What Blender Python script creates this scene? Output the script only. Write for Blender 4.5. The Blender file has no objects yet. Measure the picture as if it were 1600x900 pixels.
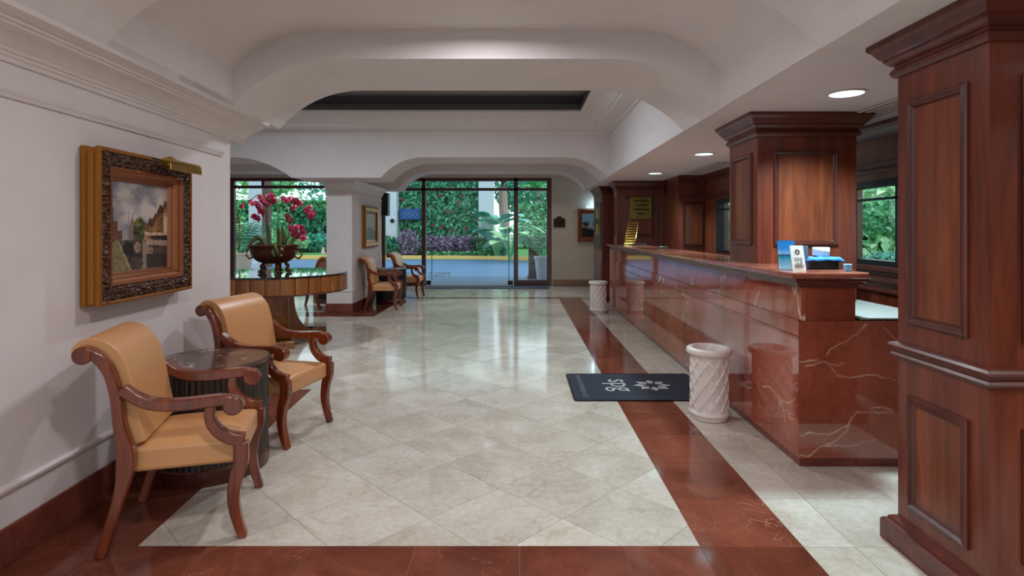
import bpy, bmesh, math, random
from mathutils import Vector, Matrix, noise as mnoise
random.seed(7)
PI = math.pi
S = bpy.context.scene
COL = S.collection

# ---------------------------------------------------------------- camera
FPX, CU, CV, CAMH = 885.0, 812.0, 359.0, 1.4
cam_d = bpy.data.cameras.new('camera'); cam = bpy.data.objects.new('camera', cam_d); COL.objects.link(cam)
cam.location = (0, 0, CAMH); cam.rotation_euler = (PI/2, 0, 0)
cam_d.sensor_width = 36.0; cam_d.lens = FPX/1600*36
cam_d.shift_x = (800-CU)/1600; cam_d.shift_y = (CV-450)/1600
cam_d.clip_start = 0.05; cam_d.clip_end = 500
S.camera = cam
# ---------------------------------------------------------------- world and exposure
W = bpy.data.worlds.new('sky'); S.world = W; W.use_nodes = True
bg = W.node_tree.nodes['Background']
bg.inputs['Color'].default_value = (0.78, 0.93, 1.0, 1); bg.inputs['Strength'].default_value = 1.7
S.view_settings.view_transform = 'Standard'; S.view_settings.look = 'None'
S.view_settings.exposure = -0.06; S.view_settings.gamma = 1.0
S.view_settings.use_curve_mapping = False
LAMP_K = 0.62            # overall strength of the ceiling lamps, the room's own and the added ones
try:
    S.cycles.use_denoising = True
    S.cycles.max_bounces = 10; S.cycles.diffuse_bounces = 5; S.cycles.glossy_bounces = 5
    S.cycles.transparent_max_bounces = 12; S.cycles.sample_clamp_indirect = 6.0
    S.cycles.caustics_reflective = False; S.cycles.caustics_refractive = False
except Exception: pass

# ---------------------------------------------------------------- helpers
def lin(c): 
    c /= 255.0
    return c/12.92 if c <= 0.04045 else ((c+0.055)/1.055)**2.4
def C(r, g, b): return (lin(r), lin(g), lin(b), 1.0)
def P(u, v, d):   # photo measurement -> point at depth d
    return Vector(((u-CU)/FPX*d, d, CAMH+(CV-v)/FPX*d))

class MB:
    def __init__(s): s.v = []; s.f = []; s.sm = []
    def add(s, vs, fs, smooth=False):
        o = len(s.v); s.v += [tuple(p) for p in vs]; s.f += [tuple(i+o for i in f) for f in fs]
        s.sm += [smooth]*len(fs); return s
    def box(s, x0, x1, y0, y1, z0, z1):
        vs = [(x, y, z) for z in (z0, z1) for y in (y0, y1) for x in (x0, x1)]
        return s.add(vs, [(0,2,3,1),(4,5,7,6),(0,1,5,4),(2,6,7,3),(0,4,6,2),(1,3,7,5)])
    def prism(s, pts, a0, a1, axis='z', smooth=False):
        n = len(pts)
        def mk(p, a): return {'z': (p[0], p[1], a), 'y': (p[0], a, p[1]), 'x': (a, p[0], p[1])}[axis]
        vs = [mk(p, a0) for p in pts]+[mk(p, a1) for p in pts]
        fs = [tuple(range(n))[::-1], tuple(range(n, 2*n))]+[(i, (i+1) % n, n+(i+1) % n, n+i) for i in range(n)]
        return s.add(vs, fs, smooth)
    def loft(s, rings, closed=True, cap0=False, cap1=False, smooth=False):
        n = len(rings[0]); vs = [p for r in rings for p in r]; fs = []
        for k in range(len(rings)-1):
            for i in range(n if closed else n-1):
                j = (i+1) % n
                fs.append((k*n+i, k*n+j, (k+1)*n+j, (k+1)*n+i))
        if cap0: fs.append(tuple(range(n))[::-1])
        if cap1: fs.append(tuple(range((len(rings)-1)*n, len(rings)*n)))
        return s.add(vs, fs, smooth)
    def rings(s, x0, x1, y0, y1, prof, cap0=False, cap1=False):
        R = [[(x0-o, y0-o, z), (x1+o, y0-o, z), (x1+o, y1+o, z), (x0-o, y1+o, z)] for o, z in prof]
        return s.loft(R, True, cap0, cap1)
    def lathe(s, prof, n=32, c=(0, 0, 0), cap0=False, cap1=False):
        R = [[(c[0]+r*math.cos(2*PI*i/n), c[1]+r*math.sin(2*PI*i/n), c[2]+z) for i in range(n)] for r, z in prof]
        return s.loft(R, True, cap0, cap1, True)
    def tube(s, pts, r, n=8, taper=None):
        pts = [Vector(p) for p in pts]; R = []
        up = Vector((0, 0, 1))
        for i, p in enumerate(pts):
            t = (pts[min(i+1, len(pts)-1)]-pts[max(i-1, 0)]).normalized()
            a = t.cross(up)
            if a.length < 1e-3: a = t.cross(Vector((1, 0, 0)))
            a.normalize(); b = t.cross(a)
            rr = r if taper is None else r+(taper-r)*i/(len(pts)-1)
            R.append([p+a*rr*math.cos(2*PI*k/n)+b*rr*math.sin(2*PI*k/n) for k in range(n)])
        return s.loft(R, True, True, True, True)
    def ribbon(s, pts, hw, y0, y1, smooth=True):
        """2-D stroke (x,z) with half widths, given thickness y0..y1"""
        n = len(pts); L = []; Rr = []
        for i in range(n):
            a = pts[max(i-1, 0)]; b = pts[min(i+1, n-1)]
            tx, tz = b[0]-a[0], b[1]-a[1]; l = math.hypot(tx, tz) or 1
            nx, nz = -tz/l, tx/l; w = hw[i] if isinstance(hw, (list, tuple)) else hw
            L.append((pts[i][0]+nx*w, pts[i][1]+nz*w)); Rr.append((pts[i][0]-nx*w, pts[i][1]-nz*w))
        R = [[(L[i][0], y0, L[i][1]), (L[i][0], y1, L[i][1]), (Rr[i][0], y1, Rr[i][1]), (Rr[i][0], y0, Rr[i][1])] for i in range(n)]
        return s.loft(R, True, True, True, smooth)
    def obj(s, name, mat, parent=None, bevel=0, seg=2, auto=35, recalc=True):
        me = bpy.data.meshes.new(name); me.from_pydata(s.v, [], s.f); me.update()
        if recalc:
            bm = bmesh.new(); bm.from_mesh(me); bmesh.ops.recalc_face_normals(bm, faces=bm.faces); bm.to_mesh(me); bm.free()
        for p, f in zip(me.polygons, s.sm): p.use_smooth = f
        if any(s.sm): me.set_sharp_from_angle(angle=math.radians(auto))
        o = bpy.data.objects.new(name, me); COL.objects.link(o)
        if mat: me.materials.append(mat)
        if parent: o.parent = parent
        if bevel:
            m = o.modifiers.new('bevel', 'BEVEL'); m.width = bevel; m.segments = seg; m.limit_method = 'ANGLE'; m.angle_limit = math.radians(40)
        return o
def smooth_pts(pts, k=6):
    out = []
    n = len(pts)
    for i in range(n-1):
        p0 = pts[max(i-1, 0)]; p1 = pts[i]; p2 = pts[i+1]; p3 = pts[min(i+2, n-1)]
        for j in range(k):
            t = j/k
            out.append(tuple(0.5*((2*p1[a])+(-p0[a]+p2[a])*t+(2*p0[a]-5*p1[a]+4*p2[a]-p3[a])*t*t+(-p0[a]+3*p1[a]-3*p2[a]+p3[a])*t**3) for a in range(len(p1))))
    out.append(tuple(pts[-1])); return out
def tag(o, label=None, cat=None, group=None, kind=None):
    if label: o['label'] = label
    if cat: o['category'] = cat
    if group: o['group'] = group
    if kind: o['kind'] = kind
    return o
def struct(o, label, cat): return tag(o, label, cat, None, 'structure')
def empty(name, loc=(0, 0, 0), rz=0, label=None, cat=None, group=None):
    o = bpy.data.objects.new(name, None); COL.objects.link(o); o.location = loc; o.rotation_euler = (0, 0, rz)
    o.empty_display_size = 0.1
    return tag(o, label, cat, group)
def copy_tree(o, parent=None):
    c = o.copy(); COL.objects.link(c); c.parent = parent
    for ch in list(o.children): copy_tree(ch, c)
    return c

# ---------------------------------------------------------------- materials
def newmat(name):
    m = bpy.data.materials.new(name); m.use_nodes = True
    nt = m.node_tree; b = nt.nodes['Principled BSDF']
    return m, nt, b
def N(nt, typ, **kw):
    n = nt.nodes.new(typ)
    for k, v in kw.items():
        if k in n.inputs: n.inputs[k].default_value = v
        else: setattr(n, k, v)
    return n
def plain(name, col, rough=0.6, metal=0.0, spec=0.5, bump=0, bscale=60, coat=0):
    m, nt, b = newmat(name)
    b.inputs['Base Color'].default_value = col; b.inputs['Roughness'].default_value = rough
    b.inputs['Metallic'].default_value = metal; b.inputs['Specular IOR Level'].default_value = spec
    b.inputs['Coat Weight'].default_value = coat
    tc = N(nt, 'ShaderNodeTexCoord'); nz = N(nt, 'ShaderNodeTexNoise', Scale=bscale*0.12, Detail=4.0)
    nt.links.new(tc.outputs['Object'], nz.inputs['Vector'])
    mx = N(nt, 'ShaderNodeMix', data_type='RGBA'); 
    mx.inputs[6].default_value = tuple(c*0.93 for c in col[:3])+(1,); mx.inputs[7].default_value = tuple(min(1, c*1.06) for c in col[:3])+(1,)
    nt.links.new(nz.outputs['Fac'], mx.inputs[0]); nt.links.new(mx.outputs[2], b.inputs['Base Color'])
    if bump:
        n2 = N(nt, 'ShaderNodeTexNoise', Scale=float(bscale), Detail=4.0); nt.links.new(tc.outputs['Object'], n2.inputs['Vector'])
        bp = N(nt, 'ShaderNodeBump', Strength=bump, Distance=0.01); nt.links.new(n2.outputs['Fac'], bp.inputs['Height']); nt.links.new(bp.outputs['Normal'], b.inputs['Normal'])
    return m
def ramp(nt, stops):
    r = N(nt, 'ShaderNodeValToRGB'); e = r.color_ramp.elements
    e[0].position, e[0].color = stops[0]; e[1].position, e[1].color = stops[-1]
    for p, c in stops[1:-1]:
        x = e.new(p); x.color = c
    return r
def marble(name, dark, mid, vein, scale=3.0, rough=0.08, veinw=0.03, veinamt=1.0, rand=True, var=0.12, spec=0.5, attr=None):
    m, nt, b = newmat(name); L = nt.links.new
    tc = N(nt, 'ShaderNodeTexCoord'); vec = tc.outputs['Object']
    oi = N(nt, 'ShaderNodeObjectInfo')
    if rand:
        ml = N(nt, 'ShaderNodeVectorMath', operation='MULTIPLY_ADD'); cx = N(nt, 'ShaderNodeCombineXYZ')
        mm = N(nt, 'ShaderNodeMath', operation='MULTIPLY'); mm.inputs[1].default_value = 37.0
        L(oi.outputs['Random'], mm.inputs[0])
        for i in range(3): L(mm.outputs[0], cx.inputs[i])
        ad = N(nt, 'ShaderNodeVectorMath', operation='ADD'); L(vec, ad.inputs[0]); L(cx.outputs[0], ad.inputs[1]); vec = ad.outputs[0]
    n1 = N(nt, 'ShaderNodeTexNoise', Scale=scale, Detail=8.0, Roughness=0.62, Distortion=0.6); L(vec, n1.inputs['Vector'])
    r1 = ramp(nt, [(0.32, dark), (0.68, mid)]); L(n1.outputs['Fac'], r1.inputs[0])
    n3 = N(nt, 'ShaderNodeTexNoise', Scale=scale*14, Detail=5.0, Roughness=0.7); L(vec, n3.inputs['Vector'])
    r3 = ramp(nt, [(0.3, (0.82, 0.82, 0.82, 1)), (0.75, (1.1, 1.1, 1.1, 1))]); L(n3.outputs['Fac'], r3.inputs[0])
    mu = N(nt, 'ShaderNodeMix', data_type='RGBA', blend_type='MULTIPLY'); mu.inputs[0].default_value = 1.0
    L(r1.outputs[0], mu.inputs[6]); L(r3.outputs[0], mu.inputs[7])
    # veins: thin iso-lines of a low noise, broken up by another
    n2 = N(nt, 'ShaderNodeTexNoise', Scale=scale*0.55, Detail=5.0, Roughness=0.55, Distortion=0.9); L(vec, n2.inputs['Vector'])
    s1 = N(nt, 'ShaderNodeMath', operation='SUBTRACT'); L(n2.outputs['Fac'], s1.inputs[0]); s1.inputs[1].default_value = 0.5
    s2 = N(nt, 'ShaderNodeMath', operation='ABSOLUTE'); L(s1.outputs[0], s2.inputs[0])
    mr = N(nt, 'ShaderNodeMapRange'); L(s2.outputs[0], mr.inputs[0]); mr.inputs[1].default_value = 0.0; mr.inputs[2].default_value = veinw*0.25; mr.inputs[3].default_value = 1.0; mr.inputs[4].default_value = 0.0
    n4 = N(nt, 'ShaderNodeTexNoise', Scale=scale*0.9, Detail=3.0); L(vec, n4.inputs['Vector'])
    r4 = ramp(nt, [(0.50, (0, 0, 0, 1)), (0.62, (1, 1, 1, 1))]); L(n4.outputs['Fac'], r4.inputs[0])
    vm = N(nt, 'ShaderNodeMath', operation='MULTIPLY'); L(mr.outputs[0], vm.inputs[0]); L(r4.outputs[0], vm.inputs[1])
    vm2 = N(nt, 'ShaderNodeMath', operation='MULTIPLY'); L(vm.outputs[0], vm2.inputs[0]); vm2.inputs[1].default_value = veinamt
    mv = N(nt, 'ShaderNodeMix', data_type='RGBA'); L(vm2.outputs[0], mv.inputs[0]); L(mu.outputs[2], mv.inputs[6]); mv.inputs[7].default_value = vein
    if attr:
        at = N(nt, 'ShaderNodeVertexColor', layer_name=attr); m5 = N(nt, 'ShaderNodeMix', data_type='RGBA'); L(at.outputs[0], m5.inputs[0]); L(mv.outputs[2], m5.inputs[6]); m5.inputs[7].default_value = vein; mv = m5
    # tone from piece to piece
    hr = N(nt, 'ShaderNodeMapRange'); L(oi.outputs['Random'], hr.inputs[0]); hr.inputs[3].default_value = 1-var; hr.inputs[4].default_value = 1+var*0.5
    hs = N(nt, 'ShaderNodeHueSaturation'); L(hr.outputs[0], hs.inputs['Value']); L(mv.outputs[2], hs.inputs['Color'])
    L(hs.outputs[0], b.inputs['Base Color'])
    rr = N(nt, 'ShaderNodeMapRange'); L(n3.outputs['Fac'], rr.inputs[0]); rr.inputs[3].default_value = rough*0.7; rr.inputs[4].default_value = rough*1.4
    L(rr.outputs[0], b.inputs['Roughness']); b.inputs['Specular IOR Level'].default_value = spec
    return m
def wood(name, c1, c2, c3, axis='z', rough=0.34, coat=0.12, scale=1.0):
    m, nt, b = newmat(name); L = nt.links.new
    tc = N(nt, 'ShaderNodeTexCoord'); mp = N(nt, 'ShaderNodeMapping'); L(tc.outputs['Object'], mp.inputs['Vector'])
    sc = {'z': (9, 9, 0.7), 'y': (9, 0.7, 9), 'x': (0.7, 9, 9)}[axis]
    mp.inputs['Scale'].default_value = tuple(q*scale for q in sc)
    n1 = N(nt, 'ShaderNodeTexNoise', Scale=1.6, Detail=7.0, Roughness=0.6, Distortion=0.7); L(mp.outputs[0], n1.inputs['Vector'])
    r = ramp(nt, [(0.3, c1), (0.52, c2), (0.75, c3)]); L(n1.outputs['Fac'], r.inputs[0])
    n2 = N(nt, 'ShaderNodeTexNoise', Scale=9.0, Detail=4.0, Roughness=0.7); L(mp.outputs[0], n2.inputs['Vector'])
    r2 = ramp(nt, [(0.3, (0.75, 0.75, 0.75, 1)), (0.7, (1.1, 1.1, 1.1, 1))]); L(n2.outputs['Fac'], r2.inputs[0])
    mu = N(nt, 'ShaderNodeMix', data_type='RGBA', blend_type='MULTIPLY'); mu.inputs[0].default_value = 0.8
    L(r.outputs[0], mu.inputs[6]); L(r2.outputs[0], mu.inputs[7]); L(mu.outputs[2], b.inputs['Base Color'])
    b.inputs['Roughness'].default_value = rough; b.inputs['Coat Weight'].default_value = coat; b.inputs['Coat Roughness'].default_value = 0.12
    bp = N(nt, 'ShaderNodeBump', Strength=0.05, Distance=0.004); L(n2.outputs['Fac'], bp.inputs['Height']); L(bp.outputs['Normal'], b.inputs['Normal'])
    return m
def emit(name, col, strength):
    m, nt, b = newmat(name)
    b.inputs['Emission Color'].default_value = col; b.inputs['Emission Strength'].default_value = strength
    b.inputs['Base Color'].default_value = col
    return m
def glassmat(name, tint=(0.93, 0.98, 0.97, 1), refl=1.0):
    m = bpy.data.materials.new(name); m.use_nodes = True; nt = m.node_tree; nt.nodes.clear(); L = nt.links.new
    o = N(nt, 'ShaderNodeOutputMaterial'); t = N(nt, 'ShaderNodeBsdfTransparent'); t.inputs[0].default_value = tint
    g = N(nt, 'ShaderNodeBsdfGlossy'); g.inputs['Roughness'].default_value = 0.02
    fr = N(nt, 'ShaderNodeFresnel', IOR=1.45); mm = N(nt, 'ShaderNodeMath', operation='MULTIPLY'); mm.inputs[1].default_value = refl
    ge = N(nt, 'ShaderNodeNewGeometry'); inv = N(nt, 'ShaderNodeMath', operation='SUBTRACT'); inv.inputs[0].default_value = 1.0; L(ge.outputs['Backfacing'], inv.inputs[1]); m3 = N(nt, 'ShaderNodeMath', operation='MULTIPLY'); L(fr.outputs[0], m3.inputs[0]); L(inv.outputs[0], m3.inputs[1]); L(m3.outputs[0], mm.inputs[0]); mx = N(nt, 'ShaderNodeMixShader'); L(mm.outputs[0], mx.inputs[0]); L(t.outputs[0], mx.inputs[1]); L(g.outputs[0], mx.inputs[2]); L(mx.outputs[0], o.inputs[0])
    return m
def leafmat(name, c1, c2, scale=2.0, rough=0.5):
    m, nt, b = newmat(name); L = nt.links.new
    ge = N(nt, 'ShaderNodeNewGeometry'); r = ramp(nt, [(0.0, c1), (1.0, c2)])
    L(ge.outputs['Random Per Island'], r.inputs[0]); L(r.outputs[0], b.inputs['Base Color'])
    b.inputs['Roughness'].default_value = rough
    return m
def vcolmat(name, rough=0.4, spec=0.4):
    m, nt, b = newmat(name); a = N(nt, 'ShaderNodeVertexColor', layer_name='paint'); nt.links.new(a.outputs[0], b.inputs['Base Color'])
    b.inputs['Roughness'].default_value = rough; b.inputs['Specular IOR Level'].default_value = spec
    return m

M = {}
M['plaster'] = plain('plaster_wall', C(222, 213, 213), 0.7, bump=0.05, bscale=45)
M['ceiling'] = plain('plaster_ceiling', C(224, 217, 217), 0.75, bump=0.03, bscale=40)
M['beige'] = plain('plaster_beige', C(206, 192, 174), 0.7, bump=0.04, bscale=45)
M['trim'] = plain('painted_trim', C(222, 213, 211), 0.45)
M['grout'] = plain('grout', C(120, 108, 98), 0.8)
M['cream'] = marble('cream_marble', C(186, 173, 158), C(214, 205, 194), C(170, 142, 112), 2.2, 0.09, 0.05, 0.45, True, 0.12)
M['redm'] = marble('red_marble', C(98, 48, 36), C(134, 74, 56), C(200, 166, 144), 2.6, 0.09, 0.008, 0.4, True, 0.10)
M['redbase'] = marble('red_marble_skirting', C(104, 52, 42), C(136, 72, 58), C(190, 150, 130), 3.0, 0.14, 0.008, 0.3, True, 0.08)
M['counter'] = marble('counter_marble', C(130, 62, 46), C(172, 92, 70), C(232, 204, 182), 1.7, 0.045, 0.035, 0.95, True, 0.05, 0.9)
M['counterv'] = marble('counter_marble_veined', C(130, 62, 46), C(172, 92, 70), C(232, 204, 182), 1.7, 0.045, 0.012, 0.4, True, 0.05, 0.9, attr='vein')
M['countertop'] = marble('countertop_marble', C(138, 74, 58), C(172, 104, 84), C(226, 196, 178), 3.5, 0.07, 0.02, 0.5, True, 0.05, 0.7)
M['drumtop'] = marble('dark_marble', C(46, 30, 26), C(112, 82, 70), C(224, 204, 190), 6.5, 0.16, 0.12, 1.0, False, 0.0, 0.35)
M['wood'] = wood('red_mahogany', C(80, 32, 20), C(110, 47, 29), C(130, 60, 38), 'z')
M['woodx'] = wood('red_mahogany_rail', C(70, 28, 21), C(94, 39, 28), C(112, 51, 37), 'x', 0.33, 0.2)
M['wooddk'] = wood('dark_mahogany', C(62, 25, 18), C(84, 35, 25), C(102, 46, 33), 'z', 0.32, 0.2)
M['panelw'] = wood('panel_veneer', C(90, 41, 22), C(120, 58, 33), C(142, 73, 43), 'z', 0.36, 0.1)
M['chairw'] = wood('chair_mahogany', C(84, 32, 14), C(118, 50, 23), C(144, 68, 33), 'z', 0.2, 0.45)
M['tablew'] = wood('table_walnut', C(104, 58, 24), C(146, 88, 40), C(176, 114, 60), 'z', 0.3, 0.3)
M['drumw'] = wood('macassar_ebony', C(24, 16, 13), C(46, 31, 25), C(80, 56, 44), 'z', 0.38, 0.1, 3.0)
M['frame'] = wood('window_frame_wood', C(66, 22, 18), C(88, 32, 26), C(104, 42, 34), 'z', 0.35, 0.2)
M['leather'] = plain('tan_leather', C(204, 148, 98), 0.34, spec=0.5, bump=0.06, bscale=220)
M['gold'] = plain('gilded_wood', C(170, 112, 44), 0.34, 0.75, bump=0.1, bscale=90)
M['goldrose'] = plain('rose_gilt', C(146, 84, 50), 0.35, 0.5, bump=0.15, bscale=70)
M['carved'] = plain('carved_bronze_gesso', C(82, 56, 42), 0.42, 0.35)
M['brass'] = plain('polished_brass', C(206, 170, 92), 0.2, 1.0)
M['ceramic'] = plain('white_ceramic', C(226, 214, 210), 0.3, coat=0.3)
M['black'] = plain('black_lacquer', C(14, 14, 16), 0.35)
M['matdark'] = plain('navy_mat', C(34, 40, 54), 0.9, bump=0.3, bscale=300)
M['matprint'] = plain('mat_print_grey', C(168, 164, 166), 0.85)
M['matprint2'] = plain('mat_print_dim', C(104, 106, 116), 0.85)
M['white'] = plain('white_laminate', C(226, 224, 218), 0.35)
M['worktop'] = plain('grey_laminate', C(132, 133, 129), 0.5)
M['darkmetal'] = plain('dark_metal', C(22, 28, 34), 0.4, 0.4)
M['bronze'] = plain('bronze_plaque', C(70, 40, 26), 0.4, 0.6)
M['glass'] = glassmat('window_glass', (0.96, 0.99, 0.99, 1), 1.0)
M['acrylic'] = glassmat('clear_acrylic', (0.86, 0.92, 0.95, 1), 1.2)
M['paint'] = vcolmat('oil_paint')
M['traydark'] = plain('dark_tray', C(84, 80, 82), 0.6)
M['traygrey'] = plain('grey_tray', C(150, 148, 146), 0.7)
M['lens'] = emit('lamp_lens', (0.55, 0.92, 1.0, 1), 3.2)
M['plcol'] = plain('bowl_copper_lacquer', C(92, 42, 22), 0.28, 0.2, coat=0.5)
M['tabletop'] = plain('black_glass_top', C(20, 22, 20), 0.03, spec=0.8, coat=1.0)

# ---------------------------------------------------------------- room constants
ZS = 2.245                                   # soffit / spring height
ZSL = 2.262
XR = 1.40                                    # right soffit edge
def xw(d): return -2.011-0.0553*d            # left wall face
def xl(d): return -1.785-0.0553*d            # left cornice edge
ROOM_BACK = -3.0
# ================================================================= FLOOR
def clip(poly, a, b, c):                     # keep a*x+b*y<=c
    out = []; n = len(poly)
    for i in range(n):
        p, q = poly[i], poly[(i+1) % n]; dp = a*p[0]+b*p[1]-c; dq = a*q[0]+b*q[1]-c
        if dp <= 0: out.append(p)
        if (dp < 0 < dq) or (dq < 0 < dp):
            t = dp/(dp-dq); out.append((p[0]+(q[0]-p[0])*t, p[1]+(q[1]-p[1])*t))
    return out
def area(p): return abs(sum(p[i][0]*p[(i+1) % len(p)][1]-p[(i+1) % len(p)][0]*p[i][1] for i in range(len(p))))/2
floor = MB().box(-8, 3.4, -3.2, 14.55, -0.10, -0.0022).obj('floor', M['grout'])
struct(floor, 'polished cream and red marble floor of the lobby', 'floor')
GAP = 0.0013
def put_tile(polys, mat, name):
    polys = [p for p in polys if len(p) > 2 and area(p) > 0.0006]
    if not polys: return
    allp = [q for p in polys for q in p]
    cx = sum(q[0] for q in allp)/len(allp); cy = sum(q[1] for q in allp)/len(allp)
    mb = MB()
    for p in polys: mb.prism([(q[0]-cx, q[1]-cy) for q in p], -0.012, 0.0)
    o = mb.obj(name, mat, floor); o.location = (cx, cy, 0); return o
def quad_tile(p, mat, name):                 # shrink a quad a little towards its centre
    cx = sum(q[0] for q in p)/len(p); cy = sum(q[1] for q in p)/len(p); q2 = []
    for q in p:
        q2.append((q[0]-GAP*(1 if q[0] > cx else -1), q[1]-GAP*(1 if q[1] > cy else -1)))
    return put_tile([q2], mat, name)
T = 0.457
IN = lambda d: -1.551-0.0553*d               # inner edge of the left border
Y0, XS0, XS1 = 2.508, 0.797, 1.253
# diagonal field
D = 0.650
def region_polys(dia):
    out = []
    a = clip(clip(clip(dia, 0, -1, -Y0), 0, 1, 4.97), 1, 0, XS0)
    if a: a = clip(a, -1, -0.0553, 1.551)
    b = clip(clip(clip(clip(dia, 0, -1, -4.97), 0, 1, 9.13), 1, 0, XS0), -1, 0, 4.6)
    c = clip(clip(clip(clip(dia, 0, -1, -9.13), 0, 1, 11.5), 1, 0, XS0), -1, 0, 2.35)
    return [p for p in (a, b, c) if p]
h = D/2-0.0016
for m in range(-1, 30):
    for k in range(-9, 4):
        cx = -0.1156+D*k+(D/2 if m % 2 else 0); cy = 2.744+D/2*m
        dia = [(cx-h, cy), (cx, cy-h), (cx+h, cy), (cx, cy+h)]
        ps = region_polys(dia)
        if ps: put_tile(ps, M['cream'], 'tile')
# red borders
RB = 'border_tile'
x = -2.30
while x < XS0-0.01:
    x1 = min(x+0.46, XS0) if x > -2.2 else -1.84
    quad_tile([(x, 2.04), (x1, 2.04), (x1, Y0), (x, Y0)], M['redm'], RB); x = x1
y = 2.04
while y < 11.7:
    y1 = min(y+T, 11.74)
    quad_tile([(XS0, y), (XS1, y), (XS1, y1), (XS0, y1)], M['redm'], RB); y = y1
y = Y0
while y < 4.96:
    y1 = min(y+0.4924, 4.97)
    quad_tile([(xw(y)-0.02, y), (IN(y), y), (IN(y1), y1), (xw(y1)-0.02, y1)], M['redm'], RB); y = y1
for k in range(5):
    a = xw(4.8)-0.05-k*T; quad_tile([(a-T, 4.51), (a, 4.51), (a, 4.97), (a-T, 4.97)], M['redm'], RB)
x = -4.6
while x < -2.36:
    x1 = min(x+0.45, -2.35); quad_tile([(x, 9.13), (x1, 9.13), (x1, 9.6), (x, 9.6)], M['redm'], RB); x = x1
y = 9.6
while y < 11.73:
    y1 = min(y+T, 11.74); quad_tile([(-2.82, y), (-2.35, y), (-2.35, y1), (-2.82, y1)], M['redm'], RB); y = y1
x = -2.35
while x < XS0-0.01:
    x1 = min(x+0.45, XS0); quad_tile([(x, 11.5), (x1, 11.5), (x1, 11.74), (x, 11.74)], M['redm'], RB); x = x1
# straight cream tiles beside and beyond
xs = [XS1, 1.48, 1.937, 2.394]
ys = [2.04]+[2.498+T*0.988*k for k in range(0, 21)]
for i in range(3):
    for j in range(len(ys)-1):
        if i > 0 and ys[j] > 3.3: continue
        quad_tile([(xs[i], ys[j]), (xs[i+1], ys[j]), (xs[i+1], ys[j+1]), (xs[i], ys[j+1])], M['cream'], 'tile')
for j in range(1, len(ys)-1):
    if ys[j] > 3.3: quad_tile([(1.48, ys[j]), (1.66, ys[j]), (1.66, ys[j+1]), (1.48, ys[j+1])], M['cream'], 'tile')
for j in range(5):
    for i in range(12):
        a = -2.9+T*i; b = 11.76+T*j; quad_tile([(a, b), (a+T, b), (a+T, b+T), (a, b+T)], M['cream'], 'tile')
for j in range(5):
    for i in range(4):
        a = -5.4+0.53*i; b = 9.62+0.9*j; quad_tile([(a, b), (a+0.53, b), (a+0.53, b+0.9), (a, b+0.9)], M['cream'], 'tile')
struct(MB().box(-2.4, 3.3, ROOM_BACK, 2.03, -0.02, 0.0).obj('floor_rear', M['cream']), 'cream marble floor in front of the red border', 'floor')

# ================================================================= LEFT WALL
def along(mb, prof, d0, d1, base=xw, closed=True):
    """sweep a (offset, z) profile along the left wall"""
    R = [[(base(d)+o, d, z) for o, z in prof] for d in (d0, d1)]
    mb.loft(R, closed, True, True); return mb
wl = along(MB(), [(0, 0), (0, 2.30), (-0.3, 2.30), (-0.3, 0)], ROOM_BACK, 4.41).obj('wall_left', M['plaster'])
struct(wl, 'pale plaster wall on the left behind the armchairs', 'wall')
along(MB(), [(0, 1.952), (0.012, 1.952), (0.016, 1.962), (0.010, 1.966), (0.020, 1.978), (0.022, 1.988), (0, 1.992)], ROOM_BACK, 4.27).obj('picture_moulding', M['trim'], wl)
along(MB(), [(0, 0.300), (0.010, 0.302), (0.018, 0.312), (0.020, 0.326), (0.010, 0.336), (0, 0.338)], ROOM_BACK, 4.41).obj('chair_rail', M['trim'], wl)
bl = empty('baseboard_left'); struct(bl, 'red marble skirting tiles along the left wall', 'skirting')
y = 0.2
while y < 4.40:
    y1 = min(y+0.305, 4.41)
    along(MB(), [(0.0005, 0.001), (0.014, 0.001), (0.014, 0.156), (0.010, 0.163), (0.0005, 0.163)], y+0.001, y1-0.001).obj('skirting_tile', M['redbase'], bl); y = y1
cor = [(0, 2.10), (0.012, 2.10), (0.016, 2.118), (0.024, 2.122), (0.026, 2.134), (0.036, 2.138), (0.044, 2.150), (0.075, 2.172), (0.110, 2.190), (0.150, 2.202), (0.155, 2.212), (0.168, 2.214), (0.172, 2.226), (0.200, 2.236), (0.226, 2.240), (0.226, 2.30), (0, 2.30)]
cl = along(MB(), cor, ROOM_BACK, 4.62).obj('trim_left', M['trim'])
struct(cl, 'moulded plaster cornice along the top of the left wall', 'cornice')
struct(MB().box(-7.6, -2.56, 4.12, 4.40, 0, 3.0).obj('wall_alcove', M['plaster']), 'plaster wall turning the corner behind the left wall', 'wall')
struct(MB().box(-7.9, -7.6, 4.12, 14.4, 0, 3.5).obj('wall_side', M['plaster']), 'plaster side wall of the entrance hall', 'wall')

# ================================================================= VAULTED CEILING
def arc(w, hgt, n=10):
    """from spring (0,0) rising to (w,hgt) with a flat tangent at the top"""
    R = (w*w+hgt*hgt)/(2*hgt); a0 = math.asin(min(1, w/R)); out = []
    for i in range(n+1):
        a = a0*(1-i/n); out.append((w-R*math.sin(a), hgt-(R-R*math.cos(a))))
    return out
def arch_prof(x0, z0, x1, z1, ztop, wl_, wr_, vert=0.0):
    L = [(x0, z0)] if vert else []
    L += [(x0+p[0], z0+vert+p[1]) for p in arc(wl_, ztop-z0-vert)]
    Rr = ([(x1, z1)] if vert else [])+[(x1-p[0], z1+vert+p[1]) for p in arc(wr_, ztop-z1-vert)]
    return L+Rr[::-1]
def beam(name, d0, d1, prof, ztop, mat):
    mb = MB(); A = prof(d0); Bp = prof(d1)
    R = [[(x_, d0, ztop) for x_, z_ in A], [(x_, d0, z_) for x_, z_ in A], [(x_, d1, z_) for x_, z_ in Bp], [(x_, d1, ztop) for x_, z_ in Bp]]
    mb.loft(R, False)
    return mb.obj(name, mat)
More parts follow.
